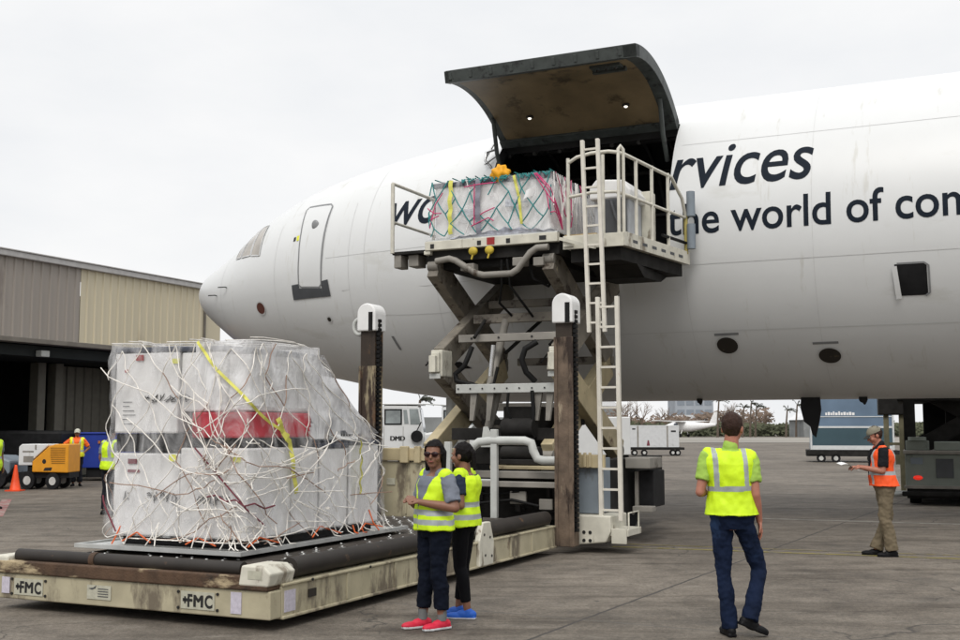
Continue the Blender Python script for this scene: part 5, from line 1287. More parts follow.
# woman turned towards us, arms folded in front
person('woman in grey shirt, lime vest, sunglasses and red shoes, arms folded', (-.39, 9.86, 0), -54,
    dict(pelvis=(0, 0, .885), chest=(0, .015, 1.215), neck=(0, .015, 1.33), head=(.0, -.008, 1.468), head_yaw=40, head_pitch=-2,
         shL=(.165, .02, 1.265), elL=(.285, .015, 1.03), wrL=(.085, -.195, 1.075), handL=((-.86, -.30, .22), (0, .2, -1), .35), thumbL=1,
         shR=(-.165, .02, 1.265), elR=(-.235, -.02, 1.02), wrR=(-.10, -.20, 1.10), handR=((.75, -.35, .1), (0, .3, -1), .4), thumbR=-1,
         hipL=(.085, 0, .83), knL=(.075, -.01, .46), anL=(.075, .03, .095), toeL=(.02, -1, 0), hipR=(-.085, 0, .83), knR=(-.09, -.03, .46), anR=(-.085, -.06, .095), toeR=(-.14, -1, 0)),
    dict(skin=M['skind'], build=(.92, 1.0), hips=1.12, belly=.05, leg=1.02, trousers=M['jeansdark'], trouser=.013, cuff=.052, legend=.075, shirt=M['shirtgrey'], sleeve=.82, collar=False, vest=M['lime'], vest_lo=.835, flare=.002, vneck=(1.02, .42),
         bands=((.965, 1.01, .03), (.885, .93, .03)), shoe=M['shoered'], sole=M['shoesole'], sock=True, hair=M['hairblack'], hairstyle='long', sunglasses=True, arm=1.05, headsize=1.0))
person('woman with dark hair and bright blue shoes half hidden behind the other', (-.15, 10.42, 0), -108,
    dict(pelvis=(0, 0, .875), chest=(0, .01, 1.20), neck=(0, .01, 1.315), head=(.0, -.012, 1.45), head_yaw=-12,
         shL=(.16, .01, 1.25), elL=(.215, .05, 1.01), wrL=(.12, -.19, 1.03), handL=((-.7, -.6, .0), (0, 0, -1), .4), thumbL=1,
         shR=(-.16, .01, 1.25), elR=(-.215, .03, 1.01), wrR=(-.1, -.2, 1.03), handR=((.7, -.6, .0), (0, 0, -1), .4), thumbR=-1,
         hipL=(.08, 0, .82), knL=(.07, -.01, .46), anL=(.07, .06, .093), toeL=(.1, -1, 0), hipR=(-.08, 0, .82), knR=(-.08, -.03, .46), anR=(-.08, -.07, .093), toeR=(-.1, -1, 0)),
    dict(skin=M['skind'], build=(.92, .98), hips=1.06, leg=.92, trousers=M['leggings'], trouser=.008, cuff=.042, legend=.06, wr_trouser=(.002, 10, 1), shirt=M['shirtnavy'], sleeve=.62, collar=False, vest=M['lime'], vest_lo=.82, flare=.002, vneck=(1.0, .4),
         bands=((.99, 1.035, 0), (.88, .925, 0)), shoe=M['shoeblue'], sole=M['shoesole'], hair=M['hairblack'], hairstyle='tail', arm=.9))
# man reading a paper under the belly
person('man in orange vest, cap and khaki trousers reading a paper', (5.40, 15.35, 0), -96,
    dict(pelvis=(0, .02, .965), chest=(0, -.005, 1.335), neck=(0, -.035, 1.46), head=(0, -.085, 1.60), head_pitch=24,
         shL=(.18, -.02, 1.39), elL=(.215, -.05, 1.13), wrL=(.10, -.29, 1.175), handL=((-.4, -1, .02), (0, 0, -1), .5), thumbL=1,
         shR=(-.18, -.02, 1.39), elR=(-.215, -.05, 1.13), wrR=(-.06, -.30, 1.18), handR=((.4, -1, .02), (0, 0, -1), .5), thumbR=-1,
         hipL=(.09, .02, .90), knL=(.10, -.02, .50), anL=(.10, .06, .095), toeL=(.12, -1, 0), hipR=(-.09, .02, .90), knR=(-.09, .06, .50), anR=(-.09, -.09, .095), toeR=(-.12, -1, 0)),
    dict(skin=M['skinr'], build=(1.08, 1.12), belly=.05, trousers=M['khaki'], trouser=.022, cuff=.075, legend=-.01, wr_trouser=(.015, 11, .9), shirt=M['shirtblack'], sleeve=.8, vest=M['vorange'], vest_lo=.93, flare=.012, vneck=(1.02, .25),
         bands=((1.075, 1.125, 0),), verts=((.10, .024, .95),), shoe=M['shoeblack'], cap=M['cap'], peak=M['capdark'], hair=M['hairbrown'], hairstyle='short', arm=1.05))
b = MB(); b.grid(lambda a, c: Vector((4.835 + .26 * a, 15.30 + .21 * c, 1.205 + .03 * sin(a * 5) - .05 * a + .02 * c)), 8, 4); b.build('paper', M['paper'], None, (4.96, 15.4, 1.2), 0, 0, 'white sheet of paper held by the man in the orange vest', 'paper')
# crew by the hangar
person('worker in yellow vest and orange shirt leaning beside the yellow ground unit', (-11.86, 33.6, 0), 14,
    dict(pelvis=(0, 0, .93), chest=(0, 0, 1.29), neck=(0, 0, 1.41), head=(0, -.01, 1.555), shL=(.175, 0, 1.345), elL=(.34, .05, 1.12), wrL=(.19, -.04, .96), handL=((-.8, -.4, -.4), (0, 0, -1), .4), shR=(-.175, 0, 1.345), elR=(-.40, .02, 1.18), wrR=(-.55, -.12, 1.10), handR=((-.7, -.6, -.1), (0, 0, -1), .3),
         hipL=(.09, 0, .87), knL=(.09, 0, .48), anL=(.11, .02, .095), toeL=(.25, -1, 0), hipR=(-.09, 0, .87), knR=(-.08, 0, .48), anR=(-.08, .02, .095), toeR=(-.2, -1, 0)),
    dict(skin=M['skind'], build=(1.04, 1.1), belly=.04, trousers=M['darkpants'], trouser=.02, cuff=.06, shirt=M['shirtorange'], sleeve=.8, vest=M['limey'], vest_lo=.86, vneck=(1.05, .3), bands=((1.0, 1.05, 0),), verts=((.10, .02, 1.0),), shoe=M['shoeblack'], cap=mat('cap_pale', (.5, .5, .42), .8), hair=M['hairblack']), False)
std = dict(pelvis=(0, 0, .95), chest=(0, 0, 1.32), neck=(0, 0, 1.44), head=(0, -.01, 1.59), shL=(.18, 0, 1.38), elL=(.23, .03, 1.11), wrL=(.20, -.06, .88), handL=((0, -.2, -1), (-1, 0, 0), .3), shR=(-.18, 0, 1.38), elR=(-.23, .03, 1.11), wrR=(-.20, -.06, .88), handR=((0, -.2, -1), (1, 0, 0), .3),
    hipL=(.09, 0, .89), knL=(.09, -.01, .49), anL=(.10, .02, .095), toeL=(.2, -1, 0), hipR=(-.09, 0, .89), knR=(-.09, -.01, .49), anR=(-.10, .02, .095), toeR=(-.2, -1, 0))
person('worker in lime vest and dark trousers half hidden behind the wrapped load', (-7.32, 22.6, 0), 150, std,
    dict(skin=M['skind'], trousers=M['darkpants'], trouser=.012, cuff=.05, shirt=M['shirtgrey'], vest=M['lime'], vest_lo=.88, bands=((1.05, 1.12, 0),), verts=((.11, .03, 1.1),), shoe=M['shoeblack'], hair=M['hairblack']), False)
person('worker in lime vest nearest the traffic cone, mostly out of frame', (-10.27, 24.1, 0), 60, std,
    dict(skin=M['skind'], trousers=M['darkpants'], trouser=.014, cuff=.05, shirt=M['shirtgrey'], vest=M['lime'], vest_lo=.80, bands=((1.05, 1.10, 0),), shoe=M['shoeblack'], hair=M['hairblack']), False)

# ------------------------------------------------------------------ the hangar on the left (apron frame)
hg_ = thing('hangar', 'long corrugated metal hangar with taupe and cream panels above a dark opening', 'hangar', (-27.5, 27, 0), A)
def corrugated(mb, x, y0, y1, z0, z1, pitch=.36, d=.045, out=1):
    """ribbed sheet facing +x"""
    n = int((y1 - y0) / pitch); P = []
    for i in range(n):
        y = y0 + i * pitch; P += [(y, 0), (y + pitch * .72, 0), (y + pitch * .79, d), (y + pitch * .93, d)]
    P.append((y1, 0)); vs = [(x + q * out, y, z) for y, q in P for z in (z0, z1)]
    mb.add(vs, [(2 * i, 2 * i + 2, 2 * i + 3, 2 * i + 1) for i in range(len(P) - 1)])
FX = -27.5
k = MB(); corrugated(k, FX, 8, 27.95, 4.48, 6.9); k.build('header_panel', M['hangtan'], hg_)
k = MB(); corrugated(k, FX, 27.97, 34.25, 4.48, 6.9); k.build('header_panel', M['hangcream'], hg_)
k = MB(); k.box(FX - .2, FX + .16, 7.9, 34.4, 6.9, 7.08); k.box(FX - .1, FX + .2, 7.9, 34.42, 7.081, 7.13); k.build('roof_flashing', M['hangroof'], hg_, bevel=.02)
k = MB(); k.box(FX - .35, FX + .10, 8, 34.3, 4.32, 4.478); k.build('header_beam', M['conc_dark'], hg_, bevel=.02)
k = MB(); k.box(FX + .0, FX + .07, 34.25, 34.33, 4.3, 6.9); k.box(FX, FX + .12, 34.24, 34.34, 6.1, 6.2); k.box(FX, FX + .12, 34.24, 34.34, 4.6, 4.68); k.build('downpipe', M['conc_dark'], hg_)
k = MB(); k.add([(FX - .1, 8, 7.06), (FX - .1, 34.3, 7.06), (-52, 34.3, 9.0), (-52, 8, 9.0)], [(0, 1, 2, 3)]); k.build('roof', M['hangroof'], hg_)
k = MB(); k.box(-52, FX - .36, 34.1, 34.3, 0, 6.95); k.box(FX - .9, FX - .02, 34.32, 35.3, 0, 6.2); k.build('side_wall', M['hangcream'], hg_)
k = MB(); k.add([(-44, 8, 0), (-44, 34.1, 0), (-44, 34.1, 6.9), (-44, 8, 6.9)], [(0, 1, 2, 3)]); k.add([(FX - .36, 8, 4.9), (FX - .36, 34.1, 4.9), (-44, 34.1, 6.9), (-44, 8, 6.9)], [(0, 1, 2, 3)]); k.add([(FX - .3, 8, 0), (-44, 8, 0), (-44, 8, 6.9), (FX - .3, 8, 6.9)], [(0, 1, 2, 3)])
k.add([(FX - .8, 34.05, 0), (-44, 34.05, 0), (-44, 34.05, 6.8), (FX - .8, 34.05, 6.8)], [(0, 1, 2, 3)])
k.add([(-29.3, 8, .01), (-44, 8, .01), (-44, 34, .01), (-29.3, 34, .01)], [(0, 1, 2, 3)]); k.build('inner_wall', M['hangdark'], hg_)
for y in (26.95, 27.75): k = MB(); k.box(-30.6, -30.2, y + 1.95, y + 2.3, 0, 3.95); k.build('column', M['hangshade'], hg_, bevel=.02)
k = MB(); corrugated(k, -30.7, 30.35, 34.0, 0, 3.9, .42, .06); k.build('door_leaf', M['hangshade'], hg_)  # leaf given the darkened tan as painted indoor shade
k = MB(); k.box(-31.0, -28.0, 8, 34, 3.96, 4.3); k.build('door_track', M['hangdark'], hg_)
k = MB(); k.beam((-30.5, 14, 4.05), (-30.5, 26.2, 4.05), .12, .18); k.build('inner_beam', M['steel'], hg_)
k = MB(); k.box(-27.95, -27.7, 26.6, 26.95, 3.95, 4.15); k.build('floodlight', M['pipe'], hg_, bevel=.02)

# ------------------------------------------------------------------ ground equipment by the hangar (world frame from here on)
def wheel(x, y0, y1, z, r, parent, axis='y', mh='hub'):
    k = MB()
    if axis == 'y': a, b_, c, d = (x, y0, z), (x, y1, z), (x, y0 - .012, z), (x, y1 + .012, z)
    else: a, b_, c, d = (y0, x, z), (y1, x, z), (y0 - .012, x, z), (y1 + .012, x, z)
    k.cyl(a, b_, r, 22); o = k.build('wheel', M['rubber'], parent, bevel=.025)
    k = MB(); k.cyl(c, d, r * .5, 16); k.build('rim', M[mh], o)
gp_ = thing('ground_power_unit', 'yellow and white wheeled ground power unit parked at the hangar mouth', 'ground power unit', (-12.9, 32.0, 0)); gp_.scale = (.76, .76, .92)
k = MB(); k.prism([(-12.32, .52), (-11.0, .50), (-11.0, 1.36), (-11.5, 1.36), (-11.74, 1.28), (-12.32, .84)], lambda a, c: (a, 31.75, c), lambda a, c: (a, 33.0, c)); gy = k.build('yellow_body', M['gpuyel'], gp_, bevel=.03)
for i in range(9): k = MB(); k.box(-11.66 + .04 * max(0, 4 - i) * .3, -11.12, 31.735, 31.749, .78 + i * .057, .796 + i * .057); k.build('louver', mat('louver_dark_yellow', (.24, .11, .01), .6), gy)
k = MB(); k.add([(-11.88 + .07 * cos(t), 31.74, .84 + .07 * sin(t)) for t in (2 * pi * i / 20 for i in range(20))], [tuple(range(20))]); k.add([(-11.9, 31.742, .56), (-11.62, 31.742, .56), (-11.58, 31.742, .66), (-11.85, 31.742, .65)], [(0, 1, 2, 3)]); k.build('emblem', M['blackink'], gy)
k = MB(); k.prism([(-12.85, .72), (-12.335, .72), (-12.335, .88), (-11.78, 1.31), (-11.8, 1.36), (-12.74, 1.36), (-12.85, 1.28)], lambda a, c: (a, 31.8, c), lambda a, c: (a, 32.95, c)); gw = k.build('white_hood', M['white'], gp_, bevel=.04)
k = MB(); k.box(-12.7, -12.3, 31.785, 31.799, 1.12, 1.16); k.box(-12.25, -12.2, 31.78, 31.799, 1.2, 1.34); k.box(-12.66, -12.3, 31.785, 31.799, .82, 1.0); k.build_each('hood_vent', M['steel'], gw)
k = MB(); k.box(-13.0, -11.0, 31.9, 32.9, .34, .50); k.tube([(-12.9, 31.8, .75), (-13.15, 31.8, .45), (-13.3, 31.9, .38)], .05, 8); k.build('chassis', M['black'], gp_)
wheel(-12.48, 31.72, 31.95, .27, .27, gp_); wheel(-11.55, 31.72, 31.95, .25, .25, gp_); wheel(-12.48, 32.8, 33.0, .27, .27, gp_); wheel(-11.55, 32.8, 33.0, .25, .25, gp_)
tug = thing('baggage_tug', 'grey low tug with a big black tyre parked behind the traffic cone', 'tug', (-14.2, 32.6, 0))
k = MB(); k.prism([(-15.6, .4), (-13.15, .4), (-13.15, .78), (-13.5, .92), (-14.4, .95), (-14.5, 1.05), (-15.6, 1.05)], lambda a, c: (a, 32.0, c), lambda a, c: (a, 33.3, c)); k.build('body', M['bluegrey'], tug, bevel=.05)
wheel(-13.55, 31.9, 32.15, .34, .34, tug); wheel(-15.1, 31.9, 32.15, .34, .34, tug)
cn = MB(); cn.loft([((-12.62, 31.05, .035), .06, .06, 0)] * 0 + [((-12.60, 31.05, z), r, r, 0) for z, r in ((.03, .155), (.04, .14), (.35, .085), (.66, .038), (.70, .03))], 20); cn.box(-12.80, -12.40, 30.85, 31.25, 0, .03)
cn.build('traffic_cone', M['cone'], None, (-12.6, 31.05, 0), 0, 0, 'plain orange traffic cone standing in front of the ground power unit', 'traffic cone')
bn = thing('waste_bin', 'big blue steel bin beside the hangar column', 'bin', (-12.0, 37.0, 0))
k = MB(); k.prism([(-12.9, .42), (-9.9, .42), (-9.8, 1.5), (-13.0, 1.5)], lambda a, c: (a, 36.8, c), lambda a, c: (a, 38.2, c)); k.box(-13.03, -9.77, 36.76, 38.24, 1.5, 1.56); bb = k.build('bin_body', M['blue'], bn, bevel=.02)
k = MB()
for i in range(7): k.box(-12.3 + i * .13, -12.22 + i * .13, 36.75, 36.77, 1.2 + .02 * (i % 2), 1.29 + .02 * (i % 3))
k.build('orange_marking', mat('bin_marking', (.40, .13, .03), .6, var=.3), bb)
k = MB(); k.box(-12.7, -10.1, 36.9, 38.1, .12, .415); k.build('bin_base', M['black'], bn)
dk_ = thing('flatbed_dolly', 'long black covered dolly in the dark hangar mouth behind the ground power unit', 'dolly', (-14.3, 36.4, 0))
k = MB(); k.box(-16.2, -13.1, 35.6, 37.0, .5, 1.62); k.build('cover', M['black'], dk_, bevel=.1)
k = MB(); k.box(-16.3, -13.0, 35.5, 37.1, .35, .49); k.build('bed', M['under'], dk_); wheel(-15.6, 35.5, 35.7, .2, .2, dk_); wheel(-13.6, 35.5, 35.7, .2, .2, dk_)

# ------------------------------------------------------------------ vehicles behind the loader
def tractor(dx, dy, label, mark=True):
    t = thing('tow_tractor', label, 'tow tractor', (-2.3 + dx, 38.8 + dy, 0), 0, 'white tow tractors')
    X = lambda x: x + dx; Y = 38. + dy
    k = MB(); k.prism([(-3.42, .75), (-1.95, .75), (-1.86, 1.40), (-2.02, 2.36), (-2.1, 2.44), (-3.2, 2.46), (-3.25, 2.4), (-3.25, 1.5), (-3.42, 1.45)], lambda a, c: (X(a), Y, c), lambda a, c: (X(a), Y + 1.9, c)); cab = k.build('cab', M['white'], t, bevel=.05)
    k = MB(); k.prism([(-1.94, .75), (.1, .75), (.2, 1.28), (.05, 1.5), (-1.2, 1.62), (-1.87, 1.52)], lambda a, c: (X(a), Y + .1, c), lambda a, c: (X(a), Y + 1.8, c)); hood = k.build('hood', M['white'], t, bevel=.06)
    k = MB(); k.box(X(-3.19), X(-2.60), Y - .012, Y - .001, 1.80, 2.33); k.build('window_seal', M['black'], cab, bevel=.004)
    k = MB(); k.box(X(-3.14), X(-2.65), Y - .02, Y - .0125, 1.85, 2.28); k.build('side_window', M['vglass'], cab)
    k = MB(); k.prism([(-2.52, 1.84), (-2.38, 1.84), (-2.44, 2.30), (-2.56, 2.30)], lambda a, c: (X(a), Y - .014, c), lambda a, c: (X(a), Y - .002, c)); k.build('quarter_window', M['vglass'], cab)
    k = MB(); k.prism([(-2.32, 1.82), (-1.98, 1.82), (-2.07, 2.33), (-2.36, 2.33)], lambda a, c: (X(a), Y - .014, c), lambda a, c: (X(a), Y - .002, c)); k.build('side_window', M['vglass'], cab)
    k = MB(); k.add([(X(-1.885), Y + .12, 1.56), (X(-1.885), Y + 1.78, 1.56), (X(-1.995), Y + 1.75, 2.33), (X(-1.995), Y + .15, 2.33)], [(0, 1, 2, 3)]); k.build('windscreen', M['vglassdark'], cab)
    k = MB(); k.box(X(-3.28), X(-1.9), Y - .04, Y + 1.94, 2.47, 2.52); k.build('cab_roof', M['white'], cab, bevel=.02)
    k = MB(); k.tube([(X(-2.56), Y - .006, .86), (X(-2.56), Y - .006, 1.75)], .008, 4); k.tube([(X(-3.2), Y - .006, .86), (X(-3.2), Y - .006, 1.75)], .008, 4); k.build_each('door_seam', M['steel'], cab)
    if mark:
        k = MB(); k.text('DMD', .22, lambda a, c: (X(-3.0) + a * 1.0, Y - .008, 1.28 + c), 0.); [k.text('DMD', .22, lambda a, c: (X(-3.0) + sh + a, Y - .008 - q, 1.28 + c), 0.) for q, sh in ((.0006, .008), (.0012, -.008), (.0018, .016))]; k.build('lettering', M['blackink'], cab)
    k = MB(); k.cyl((X(-2.1), Y - .14, 1.42), (X(-2.1), Y - .02, 1.42), .2, 14); k.tube([(X(-2.1), Y - .1, 1.6), (X(-1.95), Y - .15, 1.9)], .02, 6); k.build('air_cleaner', M['black'], t)
    k = MB(); k.box(X(-.9), X(-.35), Y + .085, Y + .099, 1.05, 1.42); k.build('hood_grille', M['steel'], hood)
    k = MB(); k.tube([(X(-2.0), Y + .1, 2.5), (X(-1.2), Y + .15, 2.46), (X(-.2), Y + .2, 2.40)], .018, 6); k.build('guard_rail', M['pipe'], t)
    k = MB(); k.box(X(-3.5), X(.25), Y + .15, Y + 1.75, .42, .745); k.build('chassis', M['black'], t)
    for x in (-2.9, -.5): wheel(X(x), Y - .02, Y + .3, .46, .46, t)
    return t
tractor(0, 0, 'white tow tractor with black letters on its cab door')
tractor(1.9, 2.2, 'white tow tractor with blue windscreen behind the cream scissor arm', False)
bt = thing('box_truck', 'white box truck with maroon waves on its side behind the guide post', 'truck', (3.2, 37, 0))
k = MB(); k.box(1.72, 4.75, 36, 38, .85, 2.05); bx = k.build('box_body', M['white'], bt, bevel=.03)
for i in range(4):
    k = MB(); k.grid(lambda a, c: Vector((2.08 + .36 * a, 35.985, 1.18 + i * .24 + .05 * sin(a * 7 + .5) + (c - .5) * .085)), 14, 1); k.build('maroon_wave', mat('wave_maroon', (.17, .05, .06), .5), bx)
k = MB(); k.box(1.8, 4.7, 36.1, 37.9, .45, .845); k.build('chassis', M['black'], bt); wheel(2.3, 35.95, 36.2, .4, .4, bt); wheel(4.1, 35.95, 36.2, .4, .4, bt)
k = MB(); k.prism([(1.71, .85), (.4, .85), (.35, 1.25), (.9, 1.45), (1.2, 2.0), (1.71, 2.0)], lambda a, c: (a, 36.1, c), lambda a, c: (a, 37.9, c)); cb_ = k.build('cab', M['white'], bt, bevel=.04)
k = MB(); k.prism([(1.6, 1.5), (1.0, 1.5), (1.24, 1.92), (1.6, 1.92)], lambda a, c: (a, 36.085, c), lambda a, c: (a, 36.098, c)); k.build('side_window', M['vglassdark'], cb_)

def uld_dolly(x, y, label):
    t = thing('container_dolly', label, 'cargo dolly', (x + 1.6, y + .8, 0), 0)
    k = MB(); k.box(x, x + 3.1, y, y + 1.6, .52, 1.86); c = k.build('container', M['ulddoor'], t, bevel=.03)
    k = MB()
    for xx in (.52, 2.33): k.box(x + xx, x + xx + .09, y - .012, y - .001, .54, 1.84)
    k.build_each('door_strip', M['steel'], c)
    k = MB(); k.box(x + .03, x + 3.07, y - .01, y - .002, 1.80, 1.85); k.box(x + .03, x + 3.07, y - .01, y - .002, .53, .58); k.build_each('edge_strip', M['silver'], c)
    k = MB(); k.box(x + 2.6, x + 2.9, y - .01, y - .002, 1.45, 1.55); k.box(x + .22, x + .42, y - .01, y - .002, 1.6, 1.68); k.build_each('placard', M['blackink'], c)
    k = MB(); k.prism([(1.1, .62), (1.3, .62), (1.24, .95), (1.16, .95)], lambda a, b_: (x + a, y - .011, b_), lambda a, b_: (x + a, y - .002, b_)); k.build('tag', M['netmaroon'], c)
    k = MB(); k.box(x - .1, x + 3.4, y - .1, y + 1.7, .36, .515); k.build('bed', M['under'], t)
    for xx in (.35, .95, 2.7, 3.0): wheel(x + xx, y - .05, y + .2, .19, .19, t)
    return t
uld_dolly(9.12, 70, 'pale grey container on a black dolly out on the apron')
bc = thing('freight_container', 'large steel blue cargo container with white bands on a dolly', 'cargo container', (16.55, 57, 0)); bc.rotation_euler = (0, 0, radians(-15))
prof = [(16.5, .62), (20.42, .62), (20.42, 3.38), (16.95, 3.38), (16.72, 3.2), (16.56, 2.5)]
k = MB(); k.prism(prof, lambda a, c: (a, 57, c), lambda a, c: (a, 59.4, c)); cbody = k.build('container_body', M['contblue'], bc, bevel=.04)
k = MB(); k.box(16.62, 20.36, 56.985, 56.997, .85, 1.68); k.build('lower_panel', M['contdark'], cbody)
for z0, z1 in ((1.70, 1.79), (2.24, 2.28), (.62, .83)): k = MB(); k.box(16.55, 20.40, 56.97, 56.984, z0, z1); k.build('band', M['silver'], cbody)
k = MB(); k.tube([(16.54, 56.97, .62), (16.56, 56.97, 2.4), (16.74, 56.97, 3.2), (17.0, 56.97, 3.38)], .05, 6); k.tube([(20.42, 56.97, .62), (20.42, 56.97, 3.38)], .05, 6); k.build_each('edge_frame', M['silver'], cbody)
k = MB(); rng = random.Random(4); x = 17.25
while x < 18.6: w_ = rng.uniform(.07, .13); k.box(x, x + w_, 56.98, 56.995, 2.33, 2.33 + rng.choice((.13, .16, .19))); x += w_ + .03
k.build('white_marking', M['paper'], cbody)
k = MB(); k.box(16.3, 20.7, 56.9, 59.5, .30, .60); k.box(16.35, 16.9, 56.86, 56.9, .36, .5); k.build('bed', M['under'], bc)
for xx in (17.0, 17.7, 19.4, 20.0): wheel(xx, 56.9, 57.2, .2, .22, bc)

# lower deck loader at the right edge
gt = thing('belly_loader', 'grey green loader with a red tail lamp working under the belly of the jet', 'cargo loader', (9.50, 25.5, 0)); gt.rotation_euler = (0, 0, radians(-21))
k = MB(); k.box(9.48, 12.2, 25.5, 29.5, .38, 1.12); rear = k.build('rear_body', M['greygreen'], gt, bevel=.03)
k = MB(); k.box(9.45, 12.3, 25.4, 29.6, 1.123, 1.20); k.box(9.45, 12.3, 25.42, 25.5, .36, .43); k.build_each('body_trim', M['steel'], rear, bevel=.01)
k = MB(); k.box(10.12, 10.48, 25.48, 25.497, .60, 1.02); k.build('access_flap', M['scuff'], rear, bevel=.005)
k = MB(); k.box(9.60, 9.85, 25.48, 25.497, .90, 1.04); k.box(9.63, 9.82, 25.47, 25.479, .925, 1.015); k.build('number_plate', M['bluegrey'], rear)
k = MB(); k.ball((9.74, 25.49, .60), (.10, .03, .05), 14, 8); k.build('tail_lamp', M['taillamp'], rear)
k = MB(); k.box(9.5, 12.2, 25.55, 29.4, .14, .375); k.box(9.4, 12.3, 25.35, 25.5, .2, .30); k.build('bumper', M['under'], gt, bevel=.02)
k = MB(); k.tube([(9.5, 25.7, .22), (9.1, 25.6, .2), (8.95, 25.7, .24), (9.1, 25.9, .24), (9.5, 25.9, .24)], .05, 8); k.build('tow_bar', M['pipe'], gt)
for y in (26.3, 28.6): wheel(y, 9.55, 9.8, .33, .33, gt, 'x'); wheel(y, 11.9, 12.15, .33, .33, gt, 'x')
k = MB(); rng = random.Random(9)
for (p, q, w, h) in (((9.7, 26.2, 1.2), (12.2, 26.2, 2.7), .3, .35), ((9.7, 26.2, 2.7), (12.2, 26.2, 1.2), .3, .35), ((9.7, 28.8, 1.2), (12.2, 28.8, 2.7), .3, .4), ((9.6, 26.0, 1.2), (9.6, 26.0, 2.5), .25, .25), ((9.6, 27.5, 1.2), (9.6, 27.5, 2.5), .16, .3), ((10.6, 26.6, 1.2), (10.6, 26.6, 2.6), .45, .4), ((11.5, 27.2, 1.2), (11.5, 27.2, 2.6), .6, .5)):
    k.beam(p, q, w, h)
k.build('lift_frame', M['under'], gt)
k = MB(); k.box(9.35, 12.4, 25.9, 29.2, 2.3, 2.75); k.box(9.9, 12.4, 28.2, 28.3, 1.2, 2.3); k.build('upper_deck', M['under'], gt, bevel=.02)
k = MB(); k.box(9.5, 10.0, 25.7, 25.9, 1.2, 1.42); k.cyl((9.75, 25.75, 1.42), (9.75, 25.75, 1.5), .2, 12); k.box(10.1, 12.2, 25.6, 25.75, 1.2, 1.4); k.build('control_box', M['greygreen'], gt, bevel=.02)
cl_ = thing('conveyor_stand', 'olive steel stand with two posts and a dark top between container and loader', 'equipment stand', (10.55, 30, 0)); cl_.rotation_euler = (0, 0, radians(-18))
for x in (10.62, 11.0): k = MB(); k.box(x, x + .13, 30, 30.15, 0, 2.05); k.build('post', M['olive'], cl_, bevel=.01)
k = MB(); k.box(10.5, 11.25, 29.9, 31.2, 2.05, 2.6); k.build('top_frame', M['under'], cl_, bevel=.02)
k = MB(); k.box(10.7, 11.05, 30.02, 30.1, 1.25, 1.32); k.box(10.75, 11.0, 30.02, 30.1, .75, 1.0); k.build_each('cross_panel', M['olive'], cl_)

# ------------------------------------------------------------------ far side of the field
pl2 = thing('propeller_plane', 'small white high wing propeller plane parked far across the apron', 'airplane', (37.8, 210, 0))
PR = Matrix.Rotation(radians(-38), 3, 'Z')
Pp = lambda x, y, z: Vector((37.8, 210, 0)) + PR @ Vector((x, y, z))
k = MB(); rings = [(-5.2, 1.55, .05, .06), (-4.9, 1.55, .40, .42), (-3.8, 1.62, .62, .66), (-2.6, 1.85, .78, .92), (-1, 1.9, .8, .95), (1.5, 1.95, .75, .88), (4.0, 2.1, .4, .5), (6.2, 2.3, .12, .22)]
vs = [Pp(x, w * cos(t), z + h * sin(t)) for x, z, w, h in rings for t in (2 * pi * i / 16 for i in range(16))]
k.add(vs, [(i * 16 + j, i * 16 + (j + 1) % 16, (i + 1) * 16 + (j + 1) % 16, (i + 1) * 16 + j) for i in range(7) for j in range(16)], True); k.build('fuselage', M['planewhite'], pl2)
k = MB(); k.add([Pp(*p) for p in ((-1.6, -9.5, 2.95), (.2, -9.5, 2.95), (.4, 0, 2.75), (.2, 9.5, 2.95), (-1.6, 9.5, 2.95), (-1.8, 0, 2.75), (-1.6, -9.5, 3.1), (.2, -9.5, 3.02), (.4, 0, 2.95), (.2, 9.5, 3.02), (-1.6, 9.5, 3.1), (-1.8, 0, 3.0))], [(0, 1, 2, 5), (5, 2, 3, 4), (6, 11, 8, 7), (11, 10, 9, 8), (0, 5, 11, 6), (5, 4, 10, 11), (1, 7, 8, 2), (2, 8, 9, 3), (0, 6, 7, 1), (4, 3, 9, 10)]); k.build('wing', M['planewhite'], pl2)
k = MB(); k.add([Pp(*p) for p in ((4.8, -.06, 2.4), (6.4, -.06, 2.4), (6.8, -.06, 4.6), (5.9, -.06, 4.6), (4.8, .06, 2.4), (6.4, .06, 2.4), (6.8, .06, 4.6), (5.9, .06, 4.6))], [(0, 1, 2, 3), (7, 6, 5, 4), (0, 3, 7, 4), (1, 5, 6, 2), (3, 2, 6, 7)]); k.build('tail_fin', M['planewhite'], pl2)
k = MB(); k.add([Pp(-2.75, y, z) for y, z in ((-.62, 2.05), (.62, 2.05), (.5, 2.62), (-.5, 2.62))] + [Pp(-1.9, -.81, 2.1), Pp(-1.2, -.82, 2.1), Pp(-1.2, -.7, 2.55), Pp(-1.9, -.72, 2.55)], [(0, 1, 2, 3), (4, 5, 6, 7)]); k.build('windscreen', M['vglassdark'], pl2)
for x, y in ((-4.2, 0), (-.2, -1.6), (-.2, 1.6)):
    k = MB(); a = Pp(x, y, .35); k.ball(a, (.3, .3, .35), 12, 8); o = k.build('wheel', M['rubber'], pl2); k = MB(); k.tube([a, Pp(x, y * .5, 1.3)], .09, 6); k.build('gear_leg', M['planewhite'], o)
k = MB(); k.beam(Pp(-5.25, 0, .35), Pp(-5.25, 0, 2.75), .12, .2); k.build('propeller', M['black'], pl2)

